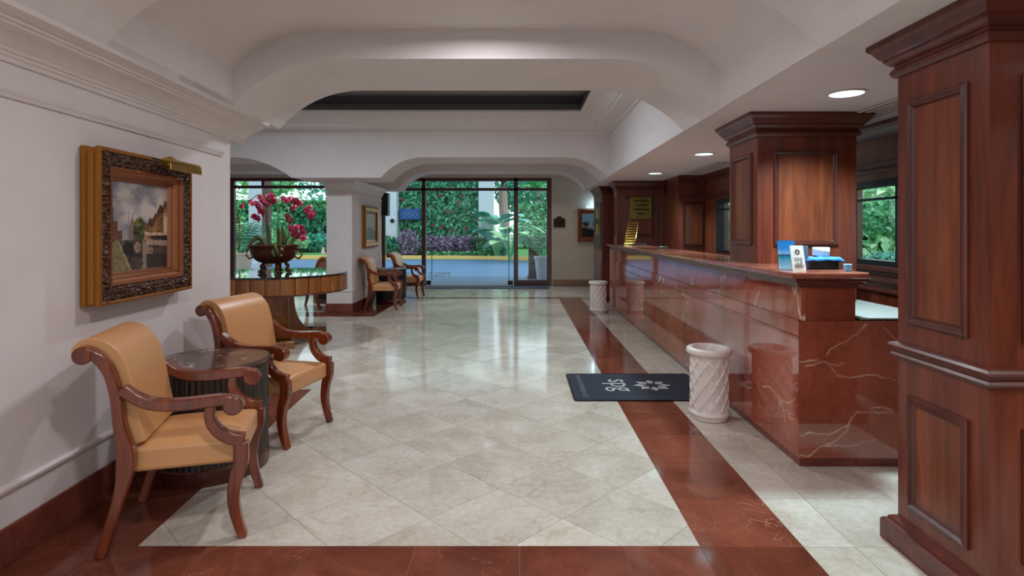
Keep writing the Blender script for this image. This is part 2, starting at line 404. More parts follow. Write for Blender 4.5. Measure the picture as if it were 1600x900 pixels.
pb = lambda d: arch_prof(xl(d), ZSL, XR, ZS, 2.592, 0.70, 0.76)
pv = lambda d: arch_prof(xl(d), ZSL, XR, ZS, 2.80, 0.62, 0.62, 0.26)
for i, (a, b) in enumerate([(3.95, 4.85), (1.74, 2.64), (-0.47, 0.43)]):
    struct(beam('ceiling_beam', a, b, pb, 3.46, M['ceiling']), ['arched plaster beam crossing the ceiling before the tray', 'arched plaster beam overhead nearest the viewer', 'arched plaster beam behind the viewer'][i], 'ceiling')
def vault(d0, d1):
    mb = MB(); R = [[(x_, d, z_) for x_, z_ in pv(d)] for d in (d0, d1)]
    mb.loft(R, False, smooth=True); return mb.obj('ceiling_vault', M['ceiling'], auto=50)
for i, (a, b) in enumerate([(2.64, 3.95), (0.43, 1.74), (-3.0, -0.47)]):
    struct(vault(a, b), ['coved plaster vault between the two arched beams', 'coved plaster vault over the viewer', 'coved plaster vault behind the viewer'][i], 'ceiling')
so = MB().box(XR+0.004, 3.2, ROOM_BACK, 12.1, ZS, 2.42).obj('ceiling_soffit', M['ceiling']); struct(so, 'low flat plaster soffit over the reception counter', 'ceiling')
struct(MB().box(XR+0.004, 1.62, 4.85, 12.6, 2.42, 3.46).obj('wall_right_upper', M['plaster']), 'plaster bulkhead above the reception soffit', 'wall')
# bay with the recessed tray
cr = MB().rings(-7.6, XR, 4.85, 9.0, [(0, 2.905), (-0.016, 2.905), (-0.020, 2.925), (-0.032, 2.930), (-0.036, 2.945), (-0.050, 2.950), (-0.20, 2.972), (-0.22, 2.995), (-0.25, 3.0), (-0.26, 3.03), (-0.33, 3.085), (-0.36, 3.10), (-0.37, 3.125), (-0.42, 3.135), (-0.43, 3.16), (-0.485, 3.17), (-0.485, 3.20)]).obj('trim_tray', M['trim'])
struct(cr, 'stepped plaster cornice around the recessed ceiling tray', 'cornice')
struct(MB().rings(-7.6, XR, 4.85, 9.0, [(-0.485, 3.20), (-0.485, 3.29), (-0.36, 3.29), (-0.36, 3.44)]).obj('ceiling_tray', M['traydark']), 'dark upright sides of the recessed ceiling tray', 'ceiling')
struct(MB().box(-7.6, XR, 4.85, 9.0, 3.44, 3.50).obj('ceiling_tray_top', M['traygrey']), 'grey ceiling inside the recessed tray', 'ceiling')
# cross walls with arches
def cross_wall(name, d0, d1, zflat, zs, ztop, xa, xb, xc, mat):
    L = [(-7.6, zflat)]+[(xa-p[0], zs+p[1]) for p in arc(0.95, zflat-zs)][::-1]
    mid = [(xb+p[0], zs+p[1]) for p in arc(0.68, zflat-zs)]+[(xc-p[0], zs+p[1]) for p in arc(0.68, zflat-zs)][::-1]
    prof = L+mid
    return beam(name, d0, d1, lambda d: prof, ztop, mat)
struct(cross_wall('wall_arches', 9.0, 9.9, 2.553, 2.228, 3.5, -3.63, -2.207, 1.402, M['plaster']), 'plaster cross wall with shallow arches before the entrance', 'wall')
struct(cross_wall('ceiling_beam_far', 11.9, 12.5, 2.622, 2.238, 2.9, -3.75, -2.55, 1.42, M['ceiling']), 'far arched plaster beam in front of the glass doors', 'ceiling')
struct(MB().box(-7.6, 2.7, 9.9, 14.4, 2.80, 2.9).obj('ceiling', M['ceiling']), 'plaster ceiling over the entrance doors', 'ceiling')
# pillar
pil = MB().box(-3.25, -2.82, 9.53, 11.55, 0, 2.24).obj('wall_pillar', M['plaster']); struct(pil, 'white plaster pier between the left window and glass doors', 'wall')
MB().rings(-3.25, -2.82, 9.53, 11.55, [(0.001, 2.06), (0.015, 2.065), (0.02, 2.09), (0.03, 2.11), (0.055, 2.17), (0.06, 2.175), (0.065, 2.236), (0.0, 2.236)]).obj('pier_capital', M['trim'], pil)
for zz in (0.36, 1.98): MB().rings(-3.25, -2.82, 9.53, 11.55, [(0.001, zz), (0.014, zz), (0.016, zz+0.02), (0.001, zz+0.024)]).obj('pier_moulding', M['trim'], pil)
b2 = empty('baseboard_pillar'); struct(b2, 'red marble skirting around the white pier', 'skirting')
for (a, b, c, e) in ((-3.266, -2.804, 9.512, 9.529), (-2.819, -2.804, 9.53, 10.2), (-2.819, -2.804, 10.202, 10.87), (-2.819, -2.804, 10.872, 11.55), (-3.266, -3.251, 9.53, 10.53), (-3.266, -3.251, 10.532, 11.55)):
    MB().box(a, b, c, e, 0.001, 0.158).obj('skirting_tile', M['redbase'], b2)
# far wall right of the doors
wf = MB().box(0.80, 2.7, 14.2, 14.45, 0, 2.80).obj('wall_far', M['beige']); struct(wf, 'beige plaster wall right of the entrance doors', 'wall')
MB().box(0.83, 2.7, 14.17, 14.199, 0.001, 0.15).obj('skirting_board', plain('beige_skirting', C(150, 112, 84), 0.3), wf)
MB().box(-7.6, 0.799, 14.2, 14.45, 2.70, 2.80).obj('lintel', M['beige'], wf)
struct(MB().box(-7.6, -7.28, 14.2, 14.45, 0, 2.70).obj('wall_far_left', M['plaster']), 'plaster jamb left of the left window', 'wall')
struct(MB().box(2.62, 2.72, 9.0, 14.2, 0, 2.8).obj('wall_right_far', M['beige']), 'beige plaster return wall behind the far column', 'wall')

# ================================================================= WOOD WALL BEHIND THE COUNTER
XB = 2.88
wr = empty('wall_right'); struct(wr, 'mahogany panelled wall with windows behind the reception counter', 'wall')
wins = [(3.05, 5.02, 1.10, 1.80), (6.95, 8.24, 1.06, 1.84)]
def wallbox(y0, y1, z0, z1, nm='wall_panel', mat='panelw', x0=XB, x1=XB+0.16): return MB().box(x0, x1, y0, y1, z0, z1).obj(nm, M[mat], wr)
wallbox(ROOM_BACK, 9.0, 0, 1.06, 'dado_panelling', 'wood')
wallbox(ROOM_BACK, 9.0, 1.84, ZS, 'frieze', 'panelw')
wallbox(3.0, 5.06, 1.80, 1.84, 'frieze', 'panelw')
wallbox(3.0, 5.06, 1.06, 1.10, 'dado_panelling', 'wood')
wallbox(ROOM_BACK, 3.05, 1.06, 1.84); wallbox(5.02, 6.95, 1.06, 1.84); wallbox(8.24, 9.0, 1.06, 1.84)
def rail(y0, y1, z0, z1, t, nm='wall_rail'): return MB().box(XB-t, XB-0.001, y0, y1, z0, z1).obj(nm, M['woodx'], wr, 0.006)
rail(ROOM_BACK, 8.79, 1.90, 1.94, 0.03); rail(ROOM_BACK, 8.79, 1.86, 1.885, 0.015); rail(ROOM_BACK, 8.79, 0.98, 1.03, 0.03); rail(ROOM_BACK, 8.79, 0.90, 0.925, 0.02)
mb = MB(); R = [[(XB-o, d, z) for o, z in [(0, 2.13), (0.015, 2.135), (0.02, 2.16), (0.05, 2.19), (0.06, 2.215), (0.08, 2.225), (0.08, 2.243), (0, 2.243)]] for d in (ROOM_BACK, 8.79)]
mb.loft(R, True, True, True).obj('wall_crown', M['woodx'], wr)
for k, (a, b, z0, z1) in enumerate(wins):
    w = empty('window_%d' % (k+3)); struct(w, ['dark framed window behind the counter between two columns', 'narrow dark framed window at the far end behind the counter'][k], 'window')
    t = 0.055
    for (p, q, r, s_) in ((a, b, z1-t, z1), (a, b, z0, z0+t), (a, a+t, z0+t, z1-t), (b-t, b, z0+t, z1-t)):
        MB().box(XB-0.02, XB+0.08, p, q, r, s_).obj('frame', M['darkmetal'], w)
    MB().box(XB+0.02, XB+0.05, a+t, b-t, z1-0.16, z1-0.14).obj('glazing_bar', M['darkmetal'], w)
    n = 3 if k == 0 else 2
    for i in range(1, n):
        yy = a+(b-a)*i/n; MB().box(XB+0.02, XB+0.05, yy-0.012, yy+0.012, z0+t, z1-t).obj('glazing_bar', M['darkmetal'], w)
    MB().box(XB+0.03, XB+0.036, a+t, b-t, z0+t, z1-t).obj('pane', M['glass'], w)
    MB().box(XB-0.05, XB-0.021, a-0.02, b+0.02, z0-0.03, z0+0.012).obj('sill', M['woodx'], w, 0.005)

def frame_on(O, U, V, Nn, w, hh, prof, mat, parent, name='panel_moulding'):
    """picture-frame moulding on a face: prof = (inset, height)"""
    O, U, V, Nn = Vector(O), Vector(U), Vector(V), Vector(Nn)
    R = []
    for t, g in prof:
        R.append([O+U*t+V*t+Nn*g, O+U*(w-t)+V*t+Nn*g, O+U*(w-t)+V*(hh-t)+Nn*g, O+U*t+V*(hh-t)+Nn*g])
    return MB().loft(R, True).obj(name, mat, parent)
PM = [(0, 0), (0, 0.010), (0.006, 0.018), (0.016, 0.020), (0.024, 0.013), (0.030, 0.014), (0.036, 0.006), (0.040, 0.001)]
def panel_on(O, U, V, Nn, w, hh, parent, sc=1.0, mat=None):
    frame_on(O, U, V, Nn, w, hh, [(a*sc, b*sc) for a, b in PM], M['wooddk'], parent)
    O2 = Vector(O)+Vector(U)*0.038*sc+Vector(V)*0.038*sc
    U, V, Nn = Vector(U), Vector(V), Vector(Nn); w2, h2 = w-0.076*sc, hh-0.076*sc
    vs = [O2+Nn*0.0006, O2+U*w2+Nn*0.0006, O2+U*w2+V*h2+Nn*0.0006, O2+V*h2+Nn*0.0006]
    vs += [p+Nn*0.0012 for p in vs]
    MB().add(vs, [(0, 3, 2, 1), (4, 5, 6, 7), (0, 1, 5, 4), (1, 2, 6, 5), (2, 3, 7, 6), (3, 0, 4, 7)]).obj('panel', mat or M['panelw'], parent)
X, Y, Z = (1, 0, 0), (0, 1, 0), (0, 0, 1); NX, NY = (-1, 0, 0), (0, -1, 0)
bk = MB().box(2.47, 3.04, 8.80, 9.0, 0, ZS).obj('wall_back', M['wood']); struct(bk, 'mahogany panelled end wall behind the counter', 'wall')
MB().box(2.47, 2.55, 9.0, 9.86, 0, ZS).obj('wall_return', M['wood'], bk)
panel_on((2.53, 8.80, 1.15), X, Z, NY, 0.32, 0.68, bk)
MB().box(2.47, 2.86, 8.77, 8.799, 1.90, 1.94).obj('wall_rail', M['woodx'], bk, 0.005)
MB().loft([[(2.47, 8.80-o, z), (2.80, 8.80-o, z)] for o, z in [(0, 2.13), (0.015, 2.135), (0.02, 2.16), (0.05, 2.19), (0.06, 2.215), (0.08, 2.225), (0.08, 2.243), (0, 2.243)]], False).obj('wall_crown', M['woodx'], bk)

# ================================================================= WOOD COLUMNS
CROWN = [(0.0, -0.165), (0.012, -0.163), (0.022, -0.150), (0.024, -0.136), (0.016, -0.124), (0.010, -0.120), (0.012, -0.112), (0.020, -0.108), (0.030, -0.100), (0.040, -0.088), (0.044, -0.076), (0.052, -0.072), (0.060, -0.060), (0.072, -0.040), (0.085, -0.026), (0.090, -0.022), (0.090, -0.002), (0, -0.002)]
def wood_column(x0, x1, y0, y1, z0, label, full):
    c = empty('wood_column', (x0, y0, z0), 0, label, 'column')
    inv = Matrix.Translation((-x0, -y0, -z0))
    parts_before = set(bpy.data.objects)
    MB().box(x0, x1, y0, y1, z0 if not full else 0.0, ZS-0.004).obj('shaft', M['wood'], c)
    MB().rings(x0, x1, y0, y1, [(o, ZS+z) for o, z in CROWN]).obj('crown', M['woodx'], c)
    if full:
        MB().rings(x0, x1, y0, y1, [(0.05, 0.0), (0.05, 0.082), (0.042, 0.092), (0.030, 0.096), (0.026, 0.108), (0.012, 0.116), (0.0, 0.12)]).obj('plinth', M['woodx'], c)
        MB().rings(x0, x1, y0, y1, [(0.0, 0.828), (0.016, 0.832), (0.022, 0.842), (0.016, 0.852), (0.010, 0.856), (0.012, 0.866), (0.026, 0.872), (0.030, 0.884), (0.024, 0.894), (0.0, 0.898)]).obj('dado_rail', M['woodx'], c)
        spans = [(0.19, 0.68), (0.99, 1.96)]
    else:
        spans = [(1.285, 1.975)]
    for (a, b) in spans:
        panel_on((x0, y1-0.075, a), NY, Z, NX, (y1-y0)-0.165, b-a, c, 1.0)
        panel_on((x0+0.115, y0, a), X, Z, NY, (x1-x0)-0.25, b-a, c, 1.0)
    for o in set(bpy.data.objects)-parts_before:
        if o.parent == c: o.data.transform(inv)
    return c
wood_column(1.700, 2.46, 2.05, 2.545, 0.0, 'tall mahogany column in the right foreground with stacked panels', True)
CT = 1.153
mc = wood_column(1.735, 2.455, 4.13, 4.68, CT, 'mahogany column standing on the near half of the counter', False)
c3 = wood_column(1.69, 2.465, 9.86, 10.14, CT, 'mahogany column at the far counter end holding a brass plaque', False)
c4 = empty('display_column', (1.60, 11.02, 0), 0, 'dark glazed mahogany column beyond the far end of counter', 'column')
MB().box(0, 0.42, 0, 1.2, 0, ZS-0.004).obj('shaft', M['wood'], c4)
MB().rings(0, 0.42, 0, 1.2, [(o*0.8, ZS+z*0.8) for o, z in CROWN]).obj('crown', M['wooddk'], c4)
MB().rings(0, 0.42, 0, 1.2, [(0.03, 0), (0.03, 0.1), (0, 0.12)]).obj('plinth', M['woodx'], c4)
MB().box(-0.012, -0.001, 0.12, 1.08, 1.0, 1.95).obj('glass_door', plain('black_glass', C(12, 14, 18), 0.25, spec=0.3), c4)
for zz in (1.3, 1.62): MB().box(-0.035, -0.013, 0.5, 0.54, zz, zz+0.22).obj('door_pull', M['brass'], c4, 0.006)
MB().box(-0.012, -0.001, 0.12, 1.08, 0.2, 0.75).obj('lower_panel', M['wooddk'], c4)
# plaque on the far column
pq = empty('brass_plaque', (1.925, 9.835, 1.59), 0, 'engraved brass plaque fixed on the far mahogany column', 'plaque')
MB().box(0, 0.37, 0, 0.022, 0, 0.38).obj('plate', plain('aged_brass', C(138, 126, 66), 0.25, 0.85, bump=0.4, bscale=40), pq, 0.006)
for k, (a, b) in enumerate([(0.05, 0.32), (0.09, 0.28), (0.05, 0.32), (0.12, 0.25)]):
    MB().box(a, b, -0.004, -0.0005, 0.30-0.075*k, 0.325-0.075*k).obj('engraved_line', M['bronze'], pq)
for c, (y0, y1) in ((mc, (4.13, 4.68)), (c3, (9.86, 10.14))):
    ox, oy = c.location.x, c.location.y
    MB().box(2.012-ox, 2.455-ox, 0, y1-y0, 0.882-CT, 0).obj('pedestal', M['wood'], c)
# ================================================================= RECEPTION COUNTER
CX, CY0, CY1 = 1.645, 3.34, 10.15
ctr = empty('reception_counter', (CX, CY0, 0), 0, 'long polished red marble reception counter with overhanging top', 'counter')
def cpart(mb, name, mat, bevel=0.0, parent=None):
    o = mb.obj(name, M[mat] if isinstance(mat, str) else mat, None, bevel); o.data.transform(Matrix.Translation((-CX, -CY0, 0))); o.parent = parent or ctr; return o
cpart(MB().box(CX+0.03, 1.985, CY0+0.03, CY1-0.03, 0.0, 1.06), 'carcass', 'wooddk')
cpart(MB().box(CX+0.012, 1.99, CY0+0.012, CY1-0.01, 0.0, 0.052), 'toe_plinth', 'redbase', 0.003)
cpart(MB().box(1.992, 2.50, CY0+0.012, CY0+0.04, 0.0, 0.052), 'toe_plinth', 'redbase', 0.003)
js = [3.34, 4.55, 5.75, 6.95, 8.15, 9.25, 10.15]
for a, b in zip(js[:-1], js[1:]):
    if a > 3.4: cpart(MB().box(CX, CX+0.03, a+0.0008, b-0.0008, 0.052, 0.757), 'marble_panel', 'counter')
    cpart(MB().box(CX+0.001, CX+0.03, a+0.0008, b-0.0008, 0.773, 0.862), 'marble_panel', 'counter')
    cpart(MB().box(CX+0.016, CX+0.04, a+0.0008, b-0.0008, 0.863, 1.062), 'marble_panel', 'counter')
cpart(MB().box(CX-0.009, CX+0.03, CY0+0.001, CY1, 0.757, 0.772), 'ledge_moulding', 'countertop', 0.005)
def veined(O, U, V, Nn, w, hh, t, lines, wid, name):
    '''slab with a fine front grid that carries its own pale veins; lines in (u,v) metres from O'''
    O, U, V, Nn = Vector(O), Vector(U), Vector(V), Vector(Nn); nx, ny = int(w/0.006), int(hh/0.006)
    vs = [O+U*(w*i/nx)+V*(hh*j/ny) for j in range(ny+1) for i in range(nx+1)]; mask = []
    segs = [(l[k], l[k+1], 1.0-0.55*k/len(l)) for l in lines for k in range(len(l)-1)]
    for j in range(ny+1):
        for i in range(nx+1):
            px_, py_ = w*i/nx, hh*j/ny; qx = px_+0.012*mnoise.noise(Vector((px_*22, py_*22, 1))); qy = py_+0.012*mnoise.noise(Vector((px_*22, py_*22, 9))); m_ = 0.0
            for (a, b, s_) in segs:
                dx, dy = b[0]-a[0], b[1]-a[1]; L2 = dx*dx+dy*dy or 1e-9; f = max(0, min(1, ((qx-a[0])*dx+(qy-a[1])*dy)/L2)); e = math.hypot(qx-a[0]-dx*f, qy-a[1]-dy*f)
                if e < wid*2: m_ = max(m_, s_*max(0, 1-e/(wid*(0.7+0.9*abs(mnoise.noise(Vector((px_*9, py_*9, 4)))))))**0.8)
            mask.append(min(1.0, m_*(0.45+0.75*abs(mnoise.noise(Vector((px_*7, py_*7, 12)))))))
    fs = [(j*(nx+1)+i, j*(nx+1)+i+1, (j+1)*(nx+1)+i+1, (j+1)*(nx+1)+i) for j in range(ny) for i in range(nx)]
    b0 = len(vs); c4 = [0, nx, (ny+1)*(nx+1)-1, ny*(nx+1)]; vs += [vs[k]-Nn*t for k in c4]
    for k in range(4): fs.append((c4[k], b0+k, b0+(k+1) % 4, c4[(k+1) % 4]))
    fs.append((b0+3, b0+2, b0+1, b0)); mask += [0.0]*4
    me = bpy.data.meshes.new(name); me.from_pydata([tuple(q-Vector((CX, CY0, 0))) for q in vs], [], fs)
    ca = me.color_attributes.new('vein', 'FLOAT_COLOR', 'POINT'); data = []
    for q in mask: data += [q, q, q, 1.0]
    ca.data.foreach_set('color', data); me.materials.append(M['counterv'])
    o = bpy.data.objects.new(name, me); COL.objects.link(o); o.parent = ctr; return o
def cz(pts, d=3.34):
    out = []
    for a, b in pts:
        u, v = 1180+a/2.645, 400+b/2.645; out.append(((u-CU)/FPX*d-(CX+0.001), 1.4-(v-CV)/FPX*d-0.052))
    return out
VE = [[(170, 740), (240, 730), (300, 740), (370, 705), (395, 690), (400, 665), (420, 645), (480, 645), (575, 650)], [(170, 825), (205, 830), (250, 805), (290, 785), (350, 780), (395, 790), (440, 770), (500, 760)], [(390, 690), (385, 720), (340, 760), (290, 785)],
      [(175, 440), (255, 430)], [(205, 455), (260, 445), (300, 440), (330, 480), (345, 500)], [(290, 410), (310, 385), (360, 360), (400, 335), (435, 310), (460, 280)], [(345, 500), (420, 500), (480, 490), (580, 510)], [(480, 630), (520, 625), (575, 640)], [(300, 440), (350, 455), (365, 440)]]
veined((CX+0.001, CY0, 0.052), X, Z, NY, 2.50-CX-0.001, 0.81, 0.029, [cz(l) for l in VE], 0.0062, 'end_panel')
def cf(pts):
    out = []
    for a, b in pts:
        u, v = 1180+a/2.645, 400+b/2.645; d = CX*FPX/(u-CU); out.append((4.549-d, 1.4-(v-CV)/FPX*d-0.052))
    return out
veined((CX, 4.549, 0.052), NY, Z, NX, 4.549-3.371, 0.705, 0.029, [cf(l) for l in [[(30, 535), (65, 545), (90, 580), (130, 605), (165, 595)], [(100, 585), (118, 640), (124, 700), (140, 750)]]], 0.0062, 'marble_panel')
cpart(MB().box(CX, CX+0.001, CY0, CY0+0.03, 0.052, 0.862), 'corner_edge', 'counter')
cpart(MB().box(CX+0.018, 1.985, CY0+0.010, CY0+0.035, 0.863, 1.062), 'end_panel', 'counter')
cpart(MB().box(CX, 1.99, CY1-0.03, CY1, 0.052, 1.062), 'end_panel', 'counter')
cpart(MB().box(CX-0.03, CX+0.10, CY1-0.32, CY1+0.02, 0.052, 1.062), 'end_pier', 'countertop', 0.004)
cpart(MB().rings(CX+0.02, 1.975, CY0+0.014, CY1, [(0.0, 1.058), (0.022, 1.060), (0.026, 1.072), (0.036, 1.076), (0.040, 1.090), (0.054, 1.096), (0.058, 1.112), (0.066, 1.118), (0.0, 1.119)]), 'top_moulding', 'woodx')
tj = [3.245, 4.9, 6.65, 8.4, 10.2]
for a, b in zip(tj[:-1], tj[1:]):
    cpart(MB().box(1.555, 2.008, a+0.0006, b-0.0006, 1.119, CT), 'top_slab', 'countertop', 0.009)
cpart(MB().box(2.012, 2.52, CY0+0.002, CY1, 0.868, 0.880), 'worktop', 'worktop', 0.003)
cpart(MB().box(2.012, 2.52, CY0+0.002, CY1, 0.845, 0.8675), 'worktop_edge', 'black')
cpart(MB().box(2.47, 2.50, CY0+0.04, CY1, 0.0, 0.845), 'inner_panel', 'wooddk')

# ================================================================= ARMCHAIRS
def make_chair():
    r = empty('armchair')
    w = 0.262
    for s in (-1, 1):
        y0, y1 = (s*w-0.024, s*w+0.024)
        st = smooth_pts([(-0.285, 0.0), (-0.235, 0.17), (-0.195, 0.33), (-0.190, 0.44), (-0.212, 0.56), (-0.225, 0.68), (-0.248, 0.78), (-0.290, 0.850), (-0.335, 0.884)], 5)
        hw = [0.021+0.014*math.exp(-((p[1]-0.40)/0.11)**2) for p in st]
        mb = MB().ribbon(st, hw, y0, y1)
        ci = [(-0.345+0.038*math.cos(2*PI*k/20), 0.868+0.038*math.sin(2*PI*k/20)) for k in range(20)]
        mb.prism(ci, y0-0.004*(s < 0), y1+0.004*(s > 0), 'y', True)
        mb.obj('back_leg', M['chairw'], r, 0.006)
        fl = smooth_pts([(0.272, 0.0), (0.250, 0.07), (0.232, 0.17), (0.240, 0.27), (0.262, 0.35), (0.262, 0.435)], 5)
        MB().ribbon(fl, [0.018+0.013*min(1, p[1]/0.33) for p in fl], y0+0.002, y1-0.002).obj('front_leg', M['chairw'], r, 0.006)
        ar = smooth_pts([(-0.205, 0.715), (-0.150, 0.668), (-0.080, 0.636), (0.02, 0.626), (0.12, 0.630), (0.19, 0.632), (0.235, 0.620)], 5)
        mb = MB().ribbon(ar, [0.021+0.004*math.sin(i*0.1) for i in range(len(ar))], y0-0.003, y1+0.003)
        ci = [(0.232+0.042*math.cos(2*PI*k/22), 0.604+0.042*math.sin(2*PI*k/22)) for k in range(22)]
        mb.prism(ci, y0-0.006, y1+0.006, 'y', True); a_ = mb.obj('arm', M['chairw'], r, 0.006)
        sp = smooth_pts([(0.140, 0.622), (0.134, 0.575), (0.146, 0.525), (0.180, 0.482), (0.225, 0.455), (0.278, 0.445)], 5)
        MB().ribbon(sp, [0.019+0.010*(i/(len(sp)-1)) for i in range(len(sp))], y0+0.002, y1-0.002).obj('arm_support', M['chairw'], r, 0.006)
    # seat: domed box with a rounded edge
    nx, ny = 12, 12; mb = MB(); vs = []; fs = []
    for j in range(ny+1):
        for i in range(nx+1):
            a = -1+2*i/nx; b = -1+2*j/ny
            hwid = 0.236 - 0.008*(1-a)/2; xx = 0.025+a*0.238
            vs.append((xx, b*hwid, 0.438+0.026*(1-a**4)*(1-b**4)))
    def id_(i, j): return j*(nx+1)+i
    for j in range(ny):
        for i in range(nx): fs.append((id_(i, j), id_(i+1, j), id_(i+1, j+1), id_(i, j+1)))
    per = [id_(i, 0) for i in range(nx)]+[id_(nx, j) for j in range(ny)]+[id_(i, ny) for i in range(nx, 0, -1)]+[id_(0, j) for j in range(ny, 0, -1)]
    base = len(vs); m_ = len(per)
    for p in per: vs.append((vs[p][0], vs[p][1], 0.330))
    for k in range(m_): fs.append((per[k], base+k, base+(k+1) % m_, per[(k+1) % m_]))
    fs.append(tuple(range(base+m_-1, base-1, -1)))
    mb.add(vs, fs, True); mb.obj('seat', M['leather'], r, 0.016, 3, 50)
    bc = smooth_pts([(-0.150, 0.462), (-0.172, 0.56), (-0.187, 0.66), (-0.206, 0.76), (-0.236, 0.845), (-0.290, 0.900), (-0.345, 0.912), (-0.382, 0.886), (-0.378, 0.850)], 5)
    MB().ribbon(bc, [0.026-0.008*(i/(len(bc)-1)) for i in range(len(bc))], -0.236, 0.236).obj('backrest', M['leather'], r, 0.014, 3, 60)
    MB().box(-0.205, -0.170, -0.238, 0.238, 0.36, 0.42).obj('back_rail', M['chairw'], r, 0.005)
    return r
chair = make_chair()
spots = [((-1.597, 2.757), 17, 'tan leather mahogany armchair nearest the viewer, beside dark drum table'),
         ((-1.700, 3.925), -11, 'tan leather armchair on the far side of marble topped drum table'),
         ((-2.42, 10.10), 3, 'tan leather armchair by the white pier, nearer of that pair'),
         ((-2.30, 11.72), -3, 'far armchair of the pair by the pier, lit by the glass doors'),
         ((-3.74, 10.20), 172, 'armchair half hidden behind the pier, seen past the orchid table')]
for i, (p, a, lb) in enumerate(spots):
    c = chair if i == 0 else copy_tree(chair)
    c.location = (p[0], p[1], 0.0005); c.rotation_euler = (0, 0, math.radians(a)); tag(c, lb, 'armchair', 'tan leather armchairs')

# ================================================================= DRUM TABLES
def drum(x, y, r, hgt, label, mtop, mbody, flutes=56, topt=0.03):
    t = empty('drum_table', (x, y, 0.0005), 0, label, 'side table')
    sec = []
    for i in range(flutes*4):
        a = 2*PI*i/(flutes*4); rr = r-0.012+0.004*abs(math.sin(flutes*a/2)); sec.append((rr*math.cos(a), rr*math.sin(a)))
    MB().prism(sec, 0.09, hgt-topt, 'z').obj('fluted_body', mbody, t)
    MB().lathe([(r-0.004, 0.0), (r-0.002, 0.004), (r-0.002, 0.08), (r-0.01, 0.09)], 64, cap0=True, cap1=True).obj('base_band', M['wooddk'], t)
    MB().lathe([(r-0.008, hgt-topt), (r, hgt-topt+0.006), (r+0.002, hgt-0.008), (r-0.006, hgt)], 72, cap0=True, cap1=True).obj('top', mtop, t)
    return t
drum(-1.826, 3.36, 0.315, 0.640, 'dark fluted drum table with veined brown marble top between armchairs', M['drumtop'], M['drumw'])
drum(-2.46, 10.86, 0.29, 0.66, 'black drum table between the two armchairs by the pier', M['black'], M['black'])
drum(-3.72, 11.0, 0.28, 0.62, 'dark drum table behind the pier seen under the orchid table', M['black'], M['black'])

# ================================================================= ROUND TABLE, BOWL, ORCHIDS
tx, ty, tr = -3.10, 7.20, 0.87
rt = empty('round_table', (tx, ty, 0.0005), 0, 'large round walnut pedestal table carrying a bowl of orchids', 'table')
MB().lathe([(tr-0.01, 0.838), (tr+0.004, 0.842), (tr+0.004, 0.852), (tr-0.006, 0.859)], 96, cap0=True, cap1=True).obj('table_top', M['tabletop'], rt)
MB().lathe([(tr-0.03, 0.64), (tr-0.03, 0.837)], 72, cap0=True, cap1=True).obj('apron_core', M['tablew'], rt)
MB().lathe([(tr-0.03, 0.628), (tr+0.002, 0.632), (tr+0.004, 0.645), (tr-0.004, 0.650)], 96).obj('apron_bead', M['wooddk'], rt)
na = 34
for k in range(na):
    a0, a1 = 2*PI*k/na+0.006, 2*PI*(k+1)/na-0.006; sec = []
    for i in range(7):
        f = i/6; a = a0+(a1-a0)*f; rr = tr-0.012+0.010*math.sin(PI*f)**0.5; sec.append((rr*math.cos(a), rr*math.sin(a)))
    sec += [((tr-0.035)*math.cos(a), (tr-0.035)*math.sin(a)) for a in (a1, a0)]
    MB().prism(sec, 0.651, 0.836, 'z').obj('apron_panel', M['tablew'], rt)
lp = smooth_pts([(0.175, 0.636), (0.180, 0.50), (0.205, 0.36), (0.265, 0.23), (0.36, 0.13), (0.47, 0.085)], 5)
poly = [(0.0, 0.636)]+lp+[(0.56, 0.085), (0.56, 0.055), (0.0, 0.055)]
for k, a in enumerate((-62, 60, 180)):
    o = MB().prism(poly, -0.13, 0.13, 'y').obj('pedestal_leg', M['tablew'], rt, 0.006); o.rotation_euler = (0, 0, math.radians(a))
    f = MB().box(0.44, 0.68, -0.15, 0.15, 0.0, 0.085).obj('foot', M['tablew'], rt, 0.008); f.rotation_euler = (0, 0, math.radians(a))
MB().lathe([(0.185, 0.05), (0.17, 0.30), (0.17, 0.636)], 24, cap0=True).obj('pedestal_core', M['tablew'], rt)
bz = 0.8605
bw = empty('footed_bowl', (-3.10, 7.15, bz), 0, 'copper lacquer bowl on little legs holding the orchids', 'bowl')
MB().lathe([(0.02, 0.115), (0.12, 0.118), (0.19, 0.140), (0.245, 0.19), (0.275, 0.25), (0.285, 0.30), (0.312, 0.335), (0.318, 0.348), (0.305, 0.352), (0.270, 0.315), (0.262, 0.30), (0.0, 0.295)], 40).obj('body', M['plcol'], bw)
for k in range(5):
    a = 2*PI*k/5+0.3; c_, s_ = math.cos(a), math.sin(a)
    MB().tube([(0.13*c_, 0.13*s_, 0.122), (0.165*c_, 0.165*s_, 0.09), (0.150*c_, 0.150*s_, 0.045), (0.175*c_, 0.175*s_, 0.018)], 0.022, 10, 0.028).obj('leg', M['plcol'], bw)
    MB().lathe([(0.012, 0), (0.034, 0.004), (0.038, 0.018), (0.028, 0.032), (0.01, 0.036)], 14, (0.175*c_, 0.175*s_, 0), True, True).obj('foot', M['plcol'], bw)
for s in (-1, 1):
    MB().tube([(s*0.272, 0, 0.29), (s*0.335, 0, 0.285), (s*0.352, 0, 0.22), (s*0.315, 0, 0.175), (s*0.255, 0, 0.20)], 0.012, 8).obj('handle', M['plcol'], bw)
M['petal'] = leafmat('orchid_petal', C(118, 6, 40), C(176, 24, 72), rough=0.5)
M['lip'] = plain('orchid_lip', C(96, 8, 40), 0.5)
M['oleaf'] = plain('orchid_leaf', C(74, 84, 44), 0.3, spec=0.5)
M['stemg'] = plain('orchid_stem', C(76, 84, 44), 0.5)
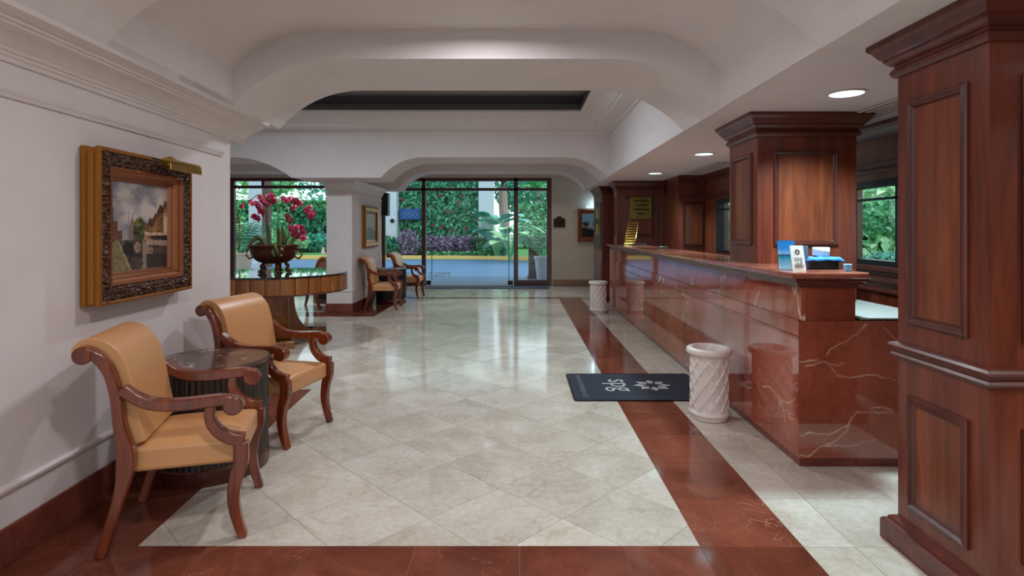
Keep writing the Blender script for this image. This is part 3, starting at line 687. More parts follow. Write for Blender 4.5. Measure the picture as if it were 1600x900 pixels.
def flower_mesh():
    mb = MB()
    for k in range(5):
        a = PI/2+2*PI*k/5; w_, l_ = (0.030, 0.042) if k in (1, 4) else (0.019, 0.040)
        d_ = Vector((math.cos(a), 0, math.sin(a))); t_ = Vector((-d_.z, 0, d_.x)); n_ = Vector((0, -1, 0))
        pts = [Vector((0, 0, 0)), d_*l_*0.45+t_*w_*0.8+n_*0.006, d_*l_*0.85+t_*w_*0.6, d_*l_-n_*0.004, d_*l_*0.85-t_*w_*0.6, d_*l_*0.45-t_*w_*0.8+n_*0.006]
        mb.add(pts, [tuple(range(6))])
    return mb
fm = flower_mesh().obj('flower', M['petal'], None, recalc=False)
lipm = MB().lathe([(0.002, -0.012), (0.010, -0.004), (0.011, 0.006), (0.003, 0.014)], 8, (0, -0.010, 0), True, True).obj('lip', M['lip'])
def orchid(label, base, stem, flowers, leaves, dd):
    r = empty('orchid_plant', base, 0, label, 'orchid', 'orchids in the copper bowl'); B = Vector(base)
    MB().tube([Vector(p)-B for p in smooth_pts(stem, 5)], 0.008, 7, 0.004).obj('stem', M['stemg'], r)
    for i, (u, v) in enumerate(flowers):
        p = P(u, v, dd+random.uniform(-0.07, 0.07)); f = fm.copy(); COL.objects.link(f); f.parent = r
        f.location = p-B; f.rotation_euler = (random.uniform(-0.5, 0.4), random.uniform(-0.6, 0.6), random.uniform(-0.8, 0.8)); sc = random.uniform(1.0, 1.3); f.scale = (sc, sc, sc)
        l = lipm.copy(); COL.objects.link(l); l.parent = f
    for pts, wd in leaves:
        pts = smooth_pts(pts, 4); n = len(pts); vs = []; fs = []
        for i, q in enumerate(pts):
            f = i/(n-1); ww = 0.72*wd*math.sin(PI*(0.10+0.90*f))**0.75+0.001; q = Vector(q)-B
            a = Vector(pts[min(i+1, n-1)])-Vector(pts[max(i-1, 0)]); s_ = a.cross(Vector((0.2, 1, 0.1))).normalized()
            vs += [q-s_*ww, q+Vector((0, 0.004, 0)), q+s_*ww]
        for i in range(n-1):
            for j in range(2): fs.append((i*3+j, i*3+j+1, i*3+j+4, i*3+j+3))
        o = MB().add(vs, fs, True).obj('leaf', M['oleaf'], r); so_ = o.modifiers.new('thick', 'SOLIDIFY'); so_.thickness = 0.002
    return r
dO = 7.12
def Q(u, v, dd=0): return tuple(P(u, v, dO+dd))
rimz = bz+0.27
orchid('left spray of crimson orchids arching out of the copper bowl', (-3.16, dO, rimz), [(-3.16, dO, rimz), Q(416, 350), Q(415, 318), Q(406, 304), Q(392, 312), Q(378, 322)],
       [(378, 322), (391, 315), (395, 318), (401, 319), (406, 308), (409, 313), (412, 316), (404, 323)], [([(-3.16, dO, rimz), Q(405, 372), Q(394, 377), Q(386, 392)], 0.045), ([(-3.14, dO, rimz), Q(420, 365), Q(417, 350)], 0.035), ([(-3.2, dO-0.1, rimz), Q(404, 380, -0.2), Q(396, 388, -0.2)], 0.04)], dO-0.02)
orchid('upright cluster of crimson orchids at the middle of the bowl', (-3.12, dO+0.03, rimz), [(-3.12, dO+0.03, rimz), Q(418, 345), Q(420, 318), Q(424, 308)],
       [(420, 307), (424, 306), (424, 316), (417, 320), (428, 313), (421, 312), (408, 330), (411, 334), (397, 338), (404, 342), (400, 340)], [([(-3.10, dO-0.10, rimz+0.06), Q(428, 385, -0.3), Q(436, 400, -0.34)], 0.05)], dO+0.02)
orchid('right spray of crimson orchids arching towards the pier', (-3.04, dO-0.02, rimz), [(-3.04, dO-0.02, rimz), Q(434, 345), Q(440, 318), Q(453, 309), Q(470, 318), Q(487, 337)],
       [(443, 311), (447, 313), (452, 311), (457, 313), (462, 314), (464, 319), (470, 318), (460, 324), (456, 326), (479, 328), (484, 324), (482, 330), (486, 337), (489, 334)], [([(-3.02, dO-0.02, rimz), Q(437, 372), Q(433, 352)], 0.055), ([(-3.0, dO, rimz), Q(444, 372), Q(440, 352)], 0.05)], dO)
orchid('low drooping spray of crimson orchids at bowl right side', (-2.97, dO, rimz), [(-2.97, dO, rimz), Q(452, 362), Q(450, 342), Q(458, 350), Q(472, 372)],
       [(449, 338), (452, 344), (453, 355), (462, 356), (457, 359), (462, 363), (464, 369), (459, 366), (470, 356), (473, 364), (473, 372)], [([(-2.97, dO-0.05, rimz), Q(456, 378), Q(462, 366)], 0.045), ([(-3.02, dO-0.1, rimz+0.05), Q(424, 392, -0.3), Q(430, 402, -0.34)], 0.04)], dO+0.01)
for o in (fm, lipm): bpy.data.objects.remove(o)

# ================================================================= PAINTINGS
def paint_canal(s, t):
    n1 = mnoise.fractal(Vector((s*5, t*6, 1.3)), 1.0, 2.0, 5); n2 = mnoise.fractal(Vector((s*18, t*22, 4.1)), 1.0, 2.0, 4)
    cl_ = max(0, min(1, 0.5+0.9*n1+0.6*math.exp(-((s-0.6)/0.2)**2-((t-0.66)/0.1)**2)))
    c = Vector((0.17, 0.18, 0.23))*(1-cl_)+Vector((0.52, 0.44, 0.40))*cl_
    if t < 0.5: c = c*0.8+Vector((0.5, 0.36, 0.26))*0.2
    if abs(s-0.395) < 0.010*max(0.25, (0.74-t)/0.25) and t < 0.74: c = Vector((0.16, 0.12, 0.13))
    if abs(s-0.335) < 0.004 and t < 0.68: c = Vector((0.2, 0.15, 0.15))
    if 0.33 < s < 0.46 and t < 0.50+0.1*math.exp(-((s-0.39)/0.03)**2): c = Vector((0.20, 0.14, 0.12))
    if ((s-0.51)/0.11)**2+((t-0.46)/0.15)**2 < 1+0.4*n2: c = Vector((0.035, 0.04, 0.016))*(1+n2)+Vector((0.10, 0.08, 0.015))*max(0, n2+0.2)+Vector((0.08, 0.06, 0.01))*(t > 0.5)*(s < 0.5)
    if s > 0.58:
        step = (s*11) % 1; top = 0.50+(s-0.58)*0.62+0.05*(1-abs(2*step-1))+(0.05 if s > 0.80 else 0)
        if t < top:
            k = int(s*11); base = [Vector((0.32, 0.14, 0.06)), Vector((0.20, 0.08, 0.04)), Vector((0.42, 0.24, 0.12)), Vector((0.26, 0.12, 0.05))][k % 4]
            c = base*(1+0.6*n2)
            if t > top-0.10: c = c*0.35
            if (s*44) % 1 > 0.6 and (t*26) % 1 > 0.55: c = c*0.4
            if s > 0.93 and t < 0.62: c = Vector((0.62, 0.48, 0.32))
    if s > 0.70 and 0.33 < t < 0.40: c = Vector((0.03, 0.02, 0.02))
    if s > 0.6 and 0.395 < t < 0.435: c = Vector((0.5, 0.34, 0.22))*(1+n2*0.5)
    top = 0.80 if s < 0.05 else (0.70 if s < 0.10 else (0.56 if s < 0.175 else (0.46 if s < 0.235 else 0)))
    if t < top+0.02*n2:
        c = (Vector((0.045, 0.03, 0.03)) if s < 0.10 else Vector((0.14, 0.06, 0.035)))*(1+0.7*n2)
        if s < 0.09 and 0.24 < t < 0.45: c = Vector((0.16, 0.11, 0.08))
    if t < 0.36-0.06*abs(s-0.5):
        c = Vector((0.07, 0.05, 0.04))*(1+0.8*n2)
        if 0.55 < s < 0.74: c = Vector((0.24, 0.17, 0.12))*(1+0.6*n2)
        if s > 0.62 and 0.27 < t < 0.34: c = Vector((0.34, 0.24, 0.17))*(1+0.5*n2)
        if s > 0.62 and t < 0.18: c = Vector((0.04, 0.03, 0.025))
        if s < 0.36-0.9*max(0, t-0.02)*0.62: c = Vector((0.20, 0.16, 0.08))*(1+0.5*n2)
        if abs(s-(0.37-0.56*t)) < 0.008: c = Vector((0.42, 0.34, 0.22))
    if ((s-0.34)/0.10)**2+((t-0.245)/0.075)**2 < 1: c = Vector((0.02, 0.016, 0.014))
    if ((s-0.47)/0.06)**2+((t-0.26)/0.06)**2 < 1: c = Vector((0.28, 0.17, 0.12))*(1+n2*0.5)
    if abs(t-(0.165+0.6*(s-0.44)**2)) < 0.018 and 0.34 < s < 0.54: c = Vector((0.03, 0.02, 0.02))
    if abs(t-(0.265+1.2*(s-0.74)**2)) < 0.012 and 0.65 < s < 0.83: c = Vector((0.05, 0.03, 0.02))
    return [max(0.003, min(1, q)) for q in c]
def paint_sea(s, t):
    n2 = mnoise.fractal(Vector((s*8, t*10, 7.1)), 1.0, 2.0, 4)
    c = Vector((0.20, 0.42, 0.55))*(1+0.3*n2) if t > 0.62 else Vector((0.35, 0.40, 0.42))*(1+0.4*n2)
    if t < 0.42-0.12*s+0.05*n2: c = Vector((0.012, 0.014, 0.010))
    if ((s-0.2)/0.16)**2+((t-0.55)/0.1)**2 < 1+n2: c = Vector((0.02, 0.05, 0.02))
    return [max(0.002, min(1, q)) for q in c]
def paint_sepia(s, t):
    n2 = mnoise.fractal(Vector((s*7, t*9, 3.1)), 1.0, 2.0, 4); c = Vector((0.30, 0.24, 0.18))*(1+0.5*n2)
    if t < 0.5-0.3*abs(s-0.4): c = Vector((0.08, 0.05, 0.035))*(1+0.6*n2)
    return [max(0.002, min(1, q)) for q in c]
def canvas(name, w, hh, fn, parent, nx=90, ny=110):
    vs = [(w*i/nx, 0, hh*j/ny) for j in range(ny+1) for i in range(nx+1)]
    fs = [(j*(nx+1)+i, j*(nx+1)+i+1, (j+1)*(nx+1)+i+1, (j+1)*(nx+1)+i) for j in range(ny) for i in range(nx)]
    me = bpy.data.meshes.new(name); me.from_pydata(vs, [], fs)
    ca = me.color_attributes.new('paint', 'FLOAT_COLOR', 'POINT'); data = []
    for v in vs: data += fn(v[0]/w, v[2]/hh)+[1.0]
    ca.data.foreach_set('color', data); me.materials.append(M['paint'])
    o = bpy.data.objects.new(name, me); COL.objects.link(o); o.parent = parent
    return o
def frame_loft(w, hh, prof, name, mat, parent):
    R = [[(t, -g, t), (w-t, -g, t), (w-t, -g, hh-t), (t, -g, hh-t)] for t, g in prof]
    return MB().loft(R, True).obj(name, mat, parent)
# big painting: local x = to the right as seen, local -y = out of the wall
FW, FH = 0.872, 0.795
d0 = 2.78; ang = math.atan2(1.0, -0.0553)
pt = empty('framed_painting', (xw(d0)+0.003, d0, 1.02), ang, 'old oil painting of a canal town in a heavy gilt carved frame', 'painting')
frame_loft(FW, FH, [(0.004, 0.0), (0.0, 0.008), (0.0, 0.028), (0.010, 0.034), (0.012, 0.060), (0.004, 0.072), (0.0, 0.084), (0.0, 0.094), (0.010, 0.100), (0.020, 0.096)], 'frame_side', M['gold'], pt)
# carved band with real relief
def carved_band(w, hh, t0, t1, g0, parent):
    mb = MB(); step = 0.006
    def strip(ax0, ax1, fixed0, fixed1, vert):
        n = max(2, int((ax1-ax0)/step)); m_ = 12; vs = []; fs = []
        for i in range(n+1):
            for j in range(m_+1):
                a = ax0+(ax1-ax0)*i/n; f = j/m_; b = fixed0+(fixed1-fixed0)*f
                q = (b, a) if vert else (a, b)
                e = math.sin(PI*f)**0.5; g = g0-0.010-0.008*f+e*0.026*(0.25+1.5*abs(mnoise.noise(Vector((q[0]*48, q[1]*48, 2.0))))+0.7*mnoise.noise(Vector((q[0]*95, q[1]*95, 5.0))))
                vs.append((q[0], -g, q[1]))
        for i in range(n):
            for j in range(m_): k = i*(m_+1)+j; fs.append((k, k+1, k+m_+2, k+m_+1))
        mb.add(vs, fs, True)
    strip(t0, w-t0, t0, t1, False); strip(t0, w-t0, hh-t0, hh-t1, False); strip(t0, hh-t0, t0, t1, True); strip(t0, hh-t0, w-t0, w-t1, True)
    return mb.obj('carved_band', M['carved'], parent, recalc=False)
carved_band(FW, FH, 0.014, 0.098, 0.092, pt)
frame_loft(FW, FH, [(0.090, 0.075), (0.092, 0.090), (0.102, 0.092), (0.110, 0.080), (0.120, 0.070), (0.128, 0.072), (0.132, 0.060), (0.140, 0.046), (0.148, 0.044), (0.152, 0.034), (0.158, 0.022)], 'inner_moulding', M['goldrose'], pt)
cv = canvas('canvas', FW-0.306, FH-0.306, paint_canal, pt, 120, 110); cv.location = (0.153, -0.025, 0.153)
MB().box(0.01, FW-0.01, -0.018, -0.001, 0.01, FH-0.01).obj('backing', M['wooddk'], pt)
pl = empty('picture_lamp', pt.matrix_world @ Vector((0, 0, 0)), ang, 'brass picture lamp clipped over the canal painting', 'lamp')
pl.location = (xw(d0)+0.003, d0, 1.02)
MB().tube([(0.44, -0.165, FH-0.028), (0.80, -0.165, FH-0.028)], 0.024, 14).obj('shade', M['brass'], pl)
MB().box(0.445, 0.795, -0.195, -0.172, FH-0.070, FH-0.034).obj('reflector', M['brass'], pl, 0.003)
MB().tube([(0.62, -0.06, FH+0.012), (0.62, -0.10, FH+0.02), (0.62, -0.15, FH-0.01)], 0.007, 8).obj('bracket', M['brass'], pl)
MB().tube([(0.34, -0.155, FH-0.02), (0.45, -0.160, FH-0.026)], 0.005, 8).obj('cord_stub', M['black'], pl)
# pier painting (faces +x)
p2 = empty('framed_painting', (-2.817, 10.12, 1.07), PI/2, 'small sepia painting in a gilt frame on the white pier', 'painting')
frame_loft(1.0, 0.76, [(0, 0), (0, 0.04), (0.03, 0.06), (0.09, 0.055), (0.12, 0.03), (0.14, 0.02)], 'frame', M['gold'], p2)
canvas('canvas', 0.74, 0.50, paint_sepia, p2, 40, 30).location = (0.13, -0.022, 0.13)
# far painting
p3 = empty('framed_painting', (1.45, 14.195, 1.10), 0, 'landscape painting under a bright picture light on the beige wall', 'painting')
frame_loft(0.72, 0.82, [(0, 0), (0, 0.05), (0.03, 0.06), (0.07, 0.045), (0.10, 0.03), (0.12, 0.02)], 'frame', M['goldrose'], p3)
canvas('canvas', 0.50, 0.60, paint_sea, p3, 40, 40).location = (0.11, -0.022, 0.11)
pl3 = empty('picture_lamp', (1.45, 14.195, 1.10), 0, 'small picture lamp glowing above the far landscape painting', 'lamp')
MB().tube([(0.2, -0.12, 0.86), (0.55, -0.12, 0.86)], 0.02, 10).obj('shade', emit('picture_lens', (0.6, 0.85, 1, 1), 1.2), pl3)
MB().tube([(0.37, -0.005, 0.84), (0.37, -0.06, 0.88), (0.37, -0.12, 0.86)], 0.006, 6).obj('bracket', M['brass'], pl3)
ld = bpy.data.lights.new('picture_light', 'POINT'); ld.energy = 3.0; ld.color = (0.45, 0.75, 1); ld.shadow_soft_size = 0.05
lo = bpy.data.objects.new('picture_light', ld); COL.objects.link(lo); lo.parent = pl3; lo.location = (0.40, -0.14, 0.92)
# bronze wall plaque with a shouldered top
wp = empty('wall_plaque', (0.845, 14.17, 1.44), 0, 'small bronze plaque with arched top on the beige far wall', 'plaque')
wp.location = P(865, 355, 14.17)
pp = [(0, 0), (0.29, 0), (0.29, 0.21), (0.23, 0.225), (0.19, 0.265), (0.145, 0.275), (0.10, 0.265), (0.06, 0.225), (0, 0.21)]
MB().prism(pp, 0.0, 0.028, 'y').obj('plate', M['bronze'], wp, 0.004)
MB().box(0.05, 0.24, -0.004, -0.0005, 0.05, 0.18).obj('inscription_field', plain('plaque_field', C(44, 26, 18), 0.4, 0.5), wp)
# loudspeaker
sp = empty('loudspeaker', tuple(P(592, 337, 11.65)), 0, 'black wall loudspeaker beside the pier near the entrance doors', 'speaker')
MB().box(0, 0.185, 0, 0.2, 0, 0.47).obj('cabinet', M['black'], sp, 0.012)
MB().box(0.012, 0.173, -0.012, -0.001, 0.015, 0.455).obj('grille', M['darkmetal'], sp, 0.004)
MB().box(0.088, 0.098, -0.015, -0.0125, 0.22, 0.23).obj('badge', M['matprint'], sp)
MB().tube([(0.02, 0.06, 0.25), (-0.02, -0.02, 0.25)], 0.014, 8).obj('wall_bracket', M['darkmetal'], sp)

# ================================================================= URNS
def urn():
    r = empty('lattice_urn')
    MB().lathe([(0.0, 0.03), (0.118, 0.0), (0.128, 0.004), (0.130, 0.022), (0.142, 0.030), (0.150, 0.048), (0.146, 0.062), (0.134, 0.070), (0.131, 0.09), (0.131, 0.455), (0.136, 0.466), (0.146, 0.472), (0.160, 0.484), (0.166, 0.500), (0.162, 0.518), (0.148, 0.528), (0.126, 0.526), (0.118, 0.510), (0.116, 0.20), (0.0, 0.19)], 48).obj('body', M['ceramic'], r)
    for k in range(10):
        for sgn in (1, -1):
            a0 = 2*PI*k/10; pts = []
            for i in range(19):
                f = i/18; a = a0+sgn*f*PI*0.62; rr = 0.1315+(0.003 if sgn > 0 else 0.0015)
                pts.append((rr*math.cos(a), rr*math.sin(a), 0.068+0.388*f))
            R = []
            for i, p in enumerate(pts):
                q = Vector(pts[min(i+1, 18)])-Vector(pts[max(i-1, 0)]); q.normalize(); n_ = Vector((p[0], p[1], 0)).normalized(); b_ = q.cross(n_)
                w_ = 0.0105; g_ = 0.0055; P_ = Vector(p)
                R.append([P_-b_*w_-n_*0.004, P_-b_*w_*0.7+n_*g_, P_+b_*w_*0.7+n_*g_, P_+b_*w_-n_*0.004])
            MB().loft(R, True, True, True, True).obj('lattice_strip', M['ceramic'], r)
    return r
u1 = urn(); u1.location = (1.411, 4.22, 0.0005); tag(u1, 'white ceramic lattice urn on the floor by the near counter', 'urn', 'white lattice urns')
u2 = copy_tree(u1); u2.location = (1.335, 9.62, 0.0005); tag(u2, 'white ceramic lattice urn standing at the far counter end', 'urn', 'white lattice urns')

# ================================================================= FLOOR MAT
def text_mesh(body, size, name, mat, parent, loc, rz, rx=0.0, extr=0.0006, sx=1.0):
    cu = bpy.data.curves.new(name, 'FONT'); cu.body = body; cu.size = size; cu.align_x = 'CENTER'; cu.align_y = 'CENTER'; cu.extrude = extr; cu.resolution_u = 3
    t = bpy.data.objects.new(name, cu); COL.objects.link(t)
    me = bpy.data.meshes.new_from_object(t.evaluated_get(bpy.context.evaluated_depsgraph_get())); bpy.data.objects.remove(t)
    o = bpy.data.objects.new(name, me); COL.objects.link(o); me.materials.clear(); me.materials.append(mat); o.parent = parent
    o.location = loc; o.rotation_euler = (rx, 0, rz); o.scale = (sx, 1, 1); return o
def star(mb, ro, ri, cut, n=8, z0=0.0, z1=0.0012):
    for k in range(n):
        a = 2*PI*k/n
        pts = [(cut*math.cos(a), cut*math.sin(a)), (ri*math.cos(a-0.36), ri*math.sin(a-0.36)), (ro*math.cos(a), ro*math.sin(a)), (ri*math.cos(a+0.36), ri*math.sin(a+0.36))]
        mb.prism(pts, z0, z1)
    return mb
def rrect(x0, x1, y0, y1, r, n=6):
    out = []
    for cx, cy, a in ((x1-r, y0+r, -PI/2), (x1-r, y1-r, 0), (x0+r, y1-r, PI/2), (x0+r, y0+r, PI)):
        out += [(cx+r*math.cos(a+PI/2*i/n), cy+r*math.sin(a+PI/2*i/n)) for i in range(n+1)]
    return out
fmat = empty('floor_mat', (0.445, 4.62, 0.0005), 0, 'dark navy mat with spg lettering and star before the counter', 'mat')
MB().prism(rrect(0, 1.17, 0, 0.86, 0.03), 0, 0.007).obj('pad', M['matdark'], fmat)
MB().loft([[(x_, y_, z_) for x_, y_ in rrect(a, 1.17-a, a, 0.86-a, 0.03)] for a, z_ in ((-0.0, 0.0), (-0.0, 0.009), (0.012, 0.009), (0.014, 0.0072))], True).obj('rubber_edge', M['black'], fmat)
text_mesh('spg', 0.30, 'lettering', M['matprint'], fmat, (0.462, 0.46, 0.0078), -PI/2)
st = star(MB(), 0.17, 0.115, 0.052).obj('star_emblem', M['matprint'], fmat); st.location = (0.74, 0.45, 0.0072)
text_mesh('STARWOOD PREFERRED GUEST', 0.062, 'small_lettering', M['matprint2'], fmat, (0.105, 0.44, 0.0078), -PI/2, sx=0.82)
dm = empty('door_mat', (-2.3, 13.40, 0.0005), 0, 'long dark blue entrance mat inside the glass doors', 'mat')
MB().prism(rrect(0, 3.0, 0, 0.75, 0.03), 0, 0.008).obj('pad', plain('blue_mat', C(40, 56, 78), 0.9, bump=0.3, bscale=200), dm)
for k in range(9): MB().box(1.75+0.075*k, 1.75+0.075*k+random.uniform(0.03, 0.06), 0.18, 0.30, 0.0082, 0.009).obj('faint_print', M['matprint2'], dm)

# ================================================================= THINGS ON THE COUNTER
def slanted(mb, w, hh, t, lean):
    return mb.add([(0, 0, 0), (w, 0, 0), (w, t, 0), (0, t, 0), (0, lean, hh), (w, lean, hh), (w, lean+t, hh), (0, lean+t, hh)], [(0, 3, 2, 1), (4, 5, 6, 7), (0, 1, 5, 4), (1, 2, 6, 5), (2, 3, 7, 6), (3, 0, 4, 7)])
def leaflet(x, y, w, hh, mat, lean, rz, label, name='brochure', dz=0.001):
    o = slanted(MB(), w, hh, 0.004, lean).obj(name, mat); o.location = (x, y, CT+dz); o.rotation_euler = (0, 0, rz); return tag(o, label, 'brochure')
m_, nt, b_ = newmat('brochure_print'); tcn = N(nt, 'ShaderNodeTexCoord'); sep = N(nt, 'ShaderNodeSeparateXYZ'); nt.links.new(tcn.outputs['Generated'], sep.inputs[0])
rp = ramp(nt, [(0.0, C(190, 210, 220)), (0.2, C(140, 180, 195)), (0.42, C(40, 140, 160)), (0.5, C(26, 70, 110)), (0.56, C(150, 180, 210)), (0.7, C(60, 140, 205)), (1.0, C(24, 104, 180))]); nt.links.new(sep.outputs[2], rp.inputs[0]); nt.links.new(rp.outputs[0], b_.inputs['Base Color']); b_.inputs['Roughness'].default_value = 0.25
M['brochure'] = m_
leaflet(1.605, 3.50, 0.105, 0.178, M['brochure'], 0.03, 0.0, 'blue sea brochure standing in the clear holder on counter')
bx = empty('brochure_holder', (1.600, 3.47, CT+0.001), 0, 'clear acrylic holder with blue brochure at near counter end', 'holder')
slanted(MB(), 0.115, 0.15, 0.003, 0.02).obj('front', M['acrylic'], bx)
b2_ = slanted(MB(), 0.115, 0.16, 0.003, 0.03).obj('back', M['acrylic'], bx); b2_.location = (0, 0.042, 0)
MB().box(0, 0.115, 0, 0.05, 0.0, 0.004).obj('base', M['acrylic'], bx)
wc = slanted(MB(), 0.085, 0.150, 0.004, 0.035); wo = wc.obj('card', M['white']); 
cd = empty('sign_card', (1.648, 3.415, CT+0.001), 0.10, 'white leaning card with dark star emblem and spg lettering', 'card'); wo.parent = cd
s_ = star(MB(), 0.017, 0.012, 0.007).obj('star_emblem', M['black'], cd); tl = math.atan2(0.150, 0.035)
s_.location = (0.043, 0.0255, 0.112); s_.rotation_euler = (tl, 0, 0)
text_mesh('spg', 0.040, 'lettering', plain('grey_ink', C(150, 152, 158), 0.6), cd, (0.043, 0.0158, 0.072), 0, tl, 0.0004)
for k, w_ in enumerate((0.045, 0.06, 0.05)):
    zz = 0.040-0.010*k; o = MB().box(0.043-w_/2, 0.043+w_/2, -0.0022+zz*0.035/0.15, -0.0006+zz*0.035/0.15, zz, zz+0.003).obj('fine_print', M['darkmetal'], cd)
b3 = empty('leaflet_holder', (1.725, 3.50, CT+0.001), -0.12, 'clear acrylic holder of pale leaflets right of the white card', 'holder')
slanted(MB(), 0.070, 0.145, 0.003, 0.015).obj('front', M['acrylic'], b3)
o = slanted(MB(), 0.070, 0.150, 0.003, 0.022).obj('back', M['acrylic'], b3); o.location = (0, 0.042, 0)
MB().box(0, 0.070, 0, 0.047, 0.0, 0.004).obj('base', M['acrylic'], b3)
lf = slanted(MB(), 0.060, 0.14, 0.012, 0.015).obj('pale_leaflet', plain('pale_leaflets', C(120, 140, 170), 0.4)); lf.location = (1.733, 3.517, CT+0.006); lf.rotation_euler = (0, 0, -0.12); tag(lf, 'bundle of pale blue leaflets inside the small acrylic holder', 'leaflets')
tb = empty('stationery_box', (1.795, 3.52, CT+0.001), 0.0, 'black box draped with a blue cloth on the near counter', 'box')
MB().prism(rrect(0, 0.20, 0, 0.15, 0.02), 0, 0.062).obj('box', M['black'], tb)
nx, ny = 16, 10; vs = []; fs = []
for j in range(ny+1):
    for i in range(nx+1):
        x_ = -0.02+0.25*i/nx; y_ = -0.015+0.19*j/ny
        e = max(0, max(abs(x_-0.1025)-0.10, abs(y_-0.08)-0.078)); vs.append((x_, y_, 0.071+0.006*mnoise.noise(Vector((x_*30, y_*30, 0)))-e*1.0))
for j in range(ny):
    for i in range(nx): k = j*(nx+1)+i; fs.append((k, k+1, k+nx+2, k+nx+1))
cl2 = MB().add(vs, fs, True).obj('blue_cloth', plain('blue_cloth', C(40, 120, 190), 0.7)); cl2.location = (1.793, 3.515, CT+0.001); m = cl2.modifiers.new('t', 'SOLIDIFY'); m.thickness = 0.003; m.offset = 1
tag(cl2, 'crumpled blue cloth lying over the black box', 'cloth')
tr_ = MB().lathe([(0.048, 0.0), (0.050, 0.003), (0.050, 0.047), (0.048, 0.05), (0.022, 0.05), (0.020, 0.047), (0.020, 0.0)], 32).obj('paper_roll', plain('paper_white', C(222, 228, 220), 0.7)); tr_.location = (1.915, 3.60, CT+0.085)
tag(tr_, 'white paper roll standing on the blue cloth', 'roll')
rc = MB().box(0, 0.04, 0, 0.03, 0, 0.042).obj('label_cube', plain('pale_blue_card', C(120, 190, 240), 0.5), None, 0.003); rc.location = (1.935, 3.36, CT+0.001); tag(rc, 'small pale blue cube at the right corner of counter top', 'cube')
# brass letter rack shaped like a deck chair
ba = P(973, 381, 9.45)
br = empty('brass_stand', (ba.x, 9.35, CT+0.001), 0, 'gilt sloping rack shaped like a deck chair on far counter', 'stand')
for s in (0.0, 0.17):
    MB().tube([(0.02+s, 0.05, 0.005), (0.11+s, 0.20, 0.36)], 0.008, 8).obj('side_rail', M['brass'], br)
    MB().tube([(0.0+s, -0.02, 0.0), (0.05+s, 0.04, 0.13)], 0.008, 8).obj('front_leg', M['brass'], br)
    MB().tube([(0.085+s, 0.30, 0.0), (0.06+s, 0.13, 0.20)], 0.007, 8).obj('rear_leg', M['brass'], br)
for k in range(9):
    f = k/8; MB().tube([(0.02+0.09*f, 0.05+0.15*f, 0.02+0.34*f), (0.19+0.09*f, 0.05+0.15*f, 0.02+0.34*f)], 0.013, 6).obj('slat', M['brass'], br)
MB().box(0.0, 0.18, -0.03, 0.04, 0.0, 0.02).obj('front_bar', M['brass'], br, 0.004)
MB().prism([(0.02, 0.055), (0.19, 0.055), (0.28, 0.205), (0.11, 0.205)], 0, 0.001).obj('base_sheet', M['brass'], br)
pen = MB().tube([(0, 0, 0.012), (0.22, -0.06, 0.012)], 0.012, 8).obj('black_pen', M['black']); pen.location = (2.10-0.28, 9.15, CT+0.001); tag(pen, 'black pen shaped object beside the gilt rack', 'pen')
dsh = MB().lathe([(0.03, 0), (0.06, 0.003), (0.075, 0.018), (0.07, 0.02), (0.055, 0.008), (0, 0.006)], 24, cap0=True).obj('small_dish', plain('teal_glass', C(120, 150, 145), 0.15)); dsh.location = (1.92, 7.62, CT+0.001); tag(dsh, 'small pale dish on the far half of the counter', 'dish')
# ================================================================= GLASS FRONT
GY = 14.2
def bar(par, x0, x1, z0, z1, nm='frame_bar', dy=0.10): return MB().box(x0, x1, GY, GY+dy, z0, z1).obj(nm, M['frame'], par, 0.004)
w1 = empty('window_1'); struct(w1, 'tall wood framed window on the left behind the orchids', 'window')
bar(w1, -7.28, -7.16, 0, 2.70, 'post'); bar(w1, -3.46, -3.38, 0, 2.70, 'post')
bar(w1, -7.16, -3.46, 2.62, 2.70, 'head'); bar(w1, -7.16, -3.46, 2.44, 2.51, 'transom'); bar(w1, -7.16, -3.46, 0, 0.12, 'bottom_rail'); bar(w1, -6.48, -6.40, 2.51, 2.62, 'mullion')
for a, b, z0, z1 in ((-7.16, -6.48, 2.51, 2.62), (-6.40, -3.46, 2.51, 2.62), (-7.16, -5.1, 0.12, 2.44), (-5.1, -3.46, 0.12, 2.44)):
    MB().box(a, b, GY+0.045, GY+0.053, z0, z1).obj('pane', M['glass'], w1)
dh = MB().tube(smooth_pts([(-7.02, 14.12, 1.75), (-6.95, 14.06, 1.60), (-6.94, 14.04, 1.30), (-6.95, 14.06, 1.05), (-7.02, 14.12, 0.90)], 5), 0.022, 10).obj('pull_handle', M['brass'], w1)
dr = empty('door_1'); struct(dr, 'wood framed glass entrance doors opening onto the driveway', 'door')
for x0, x1 in ((-2.46, -2.36), (-0.15, -0.04), (0.68, 0.80)): bar(dr, x0, x1, 0, 2.70, 'post')
bar(dr, -3.38, 0.68, 2.62, 2.70, 'head'); bar(dr, -3.38, 0.68, 2.38, 2.45, 'transom')
bar(dr, -0.04, 0.68, 0, 0.14, 'bottom_rail'); bar(dr, -3.38, -2.46, 0, 0.14, 'bottom_rail')
for a, b, z0, z1 in ((-3.38, -2.46, 0.14, 2.38), (-0.04, 0.68, 0.14, 2.38), (-3.38, -2.46, 2.45, 2.62), (-2.36, -0.15, 2.45, 2.62), (-0.04, 0.68, 2.45, 2.62)):
    MB().box(a, b, GY+0.045, GY+0.053, z0, z1).obj('pane', M['glass'], dr)
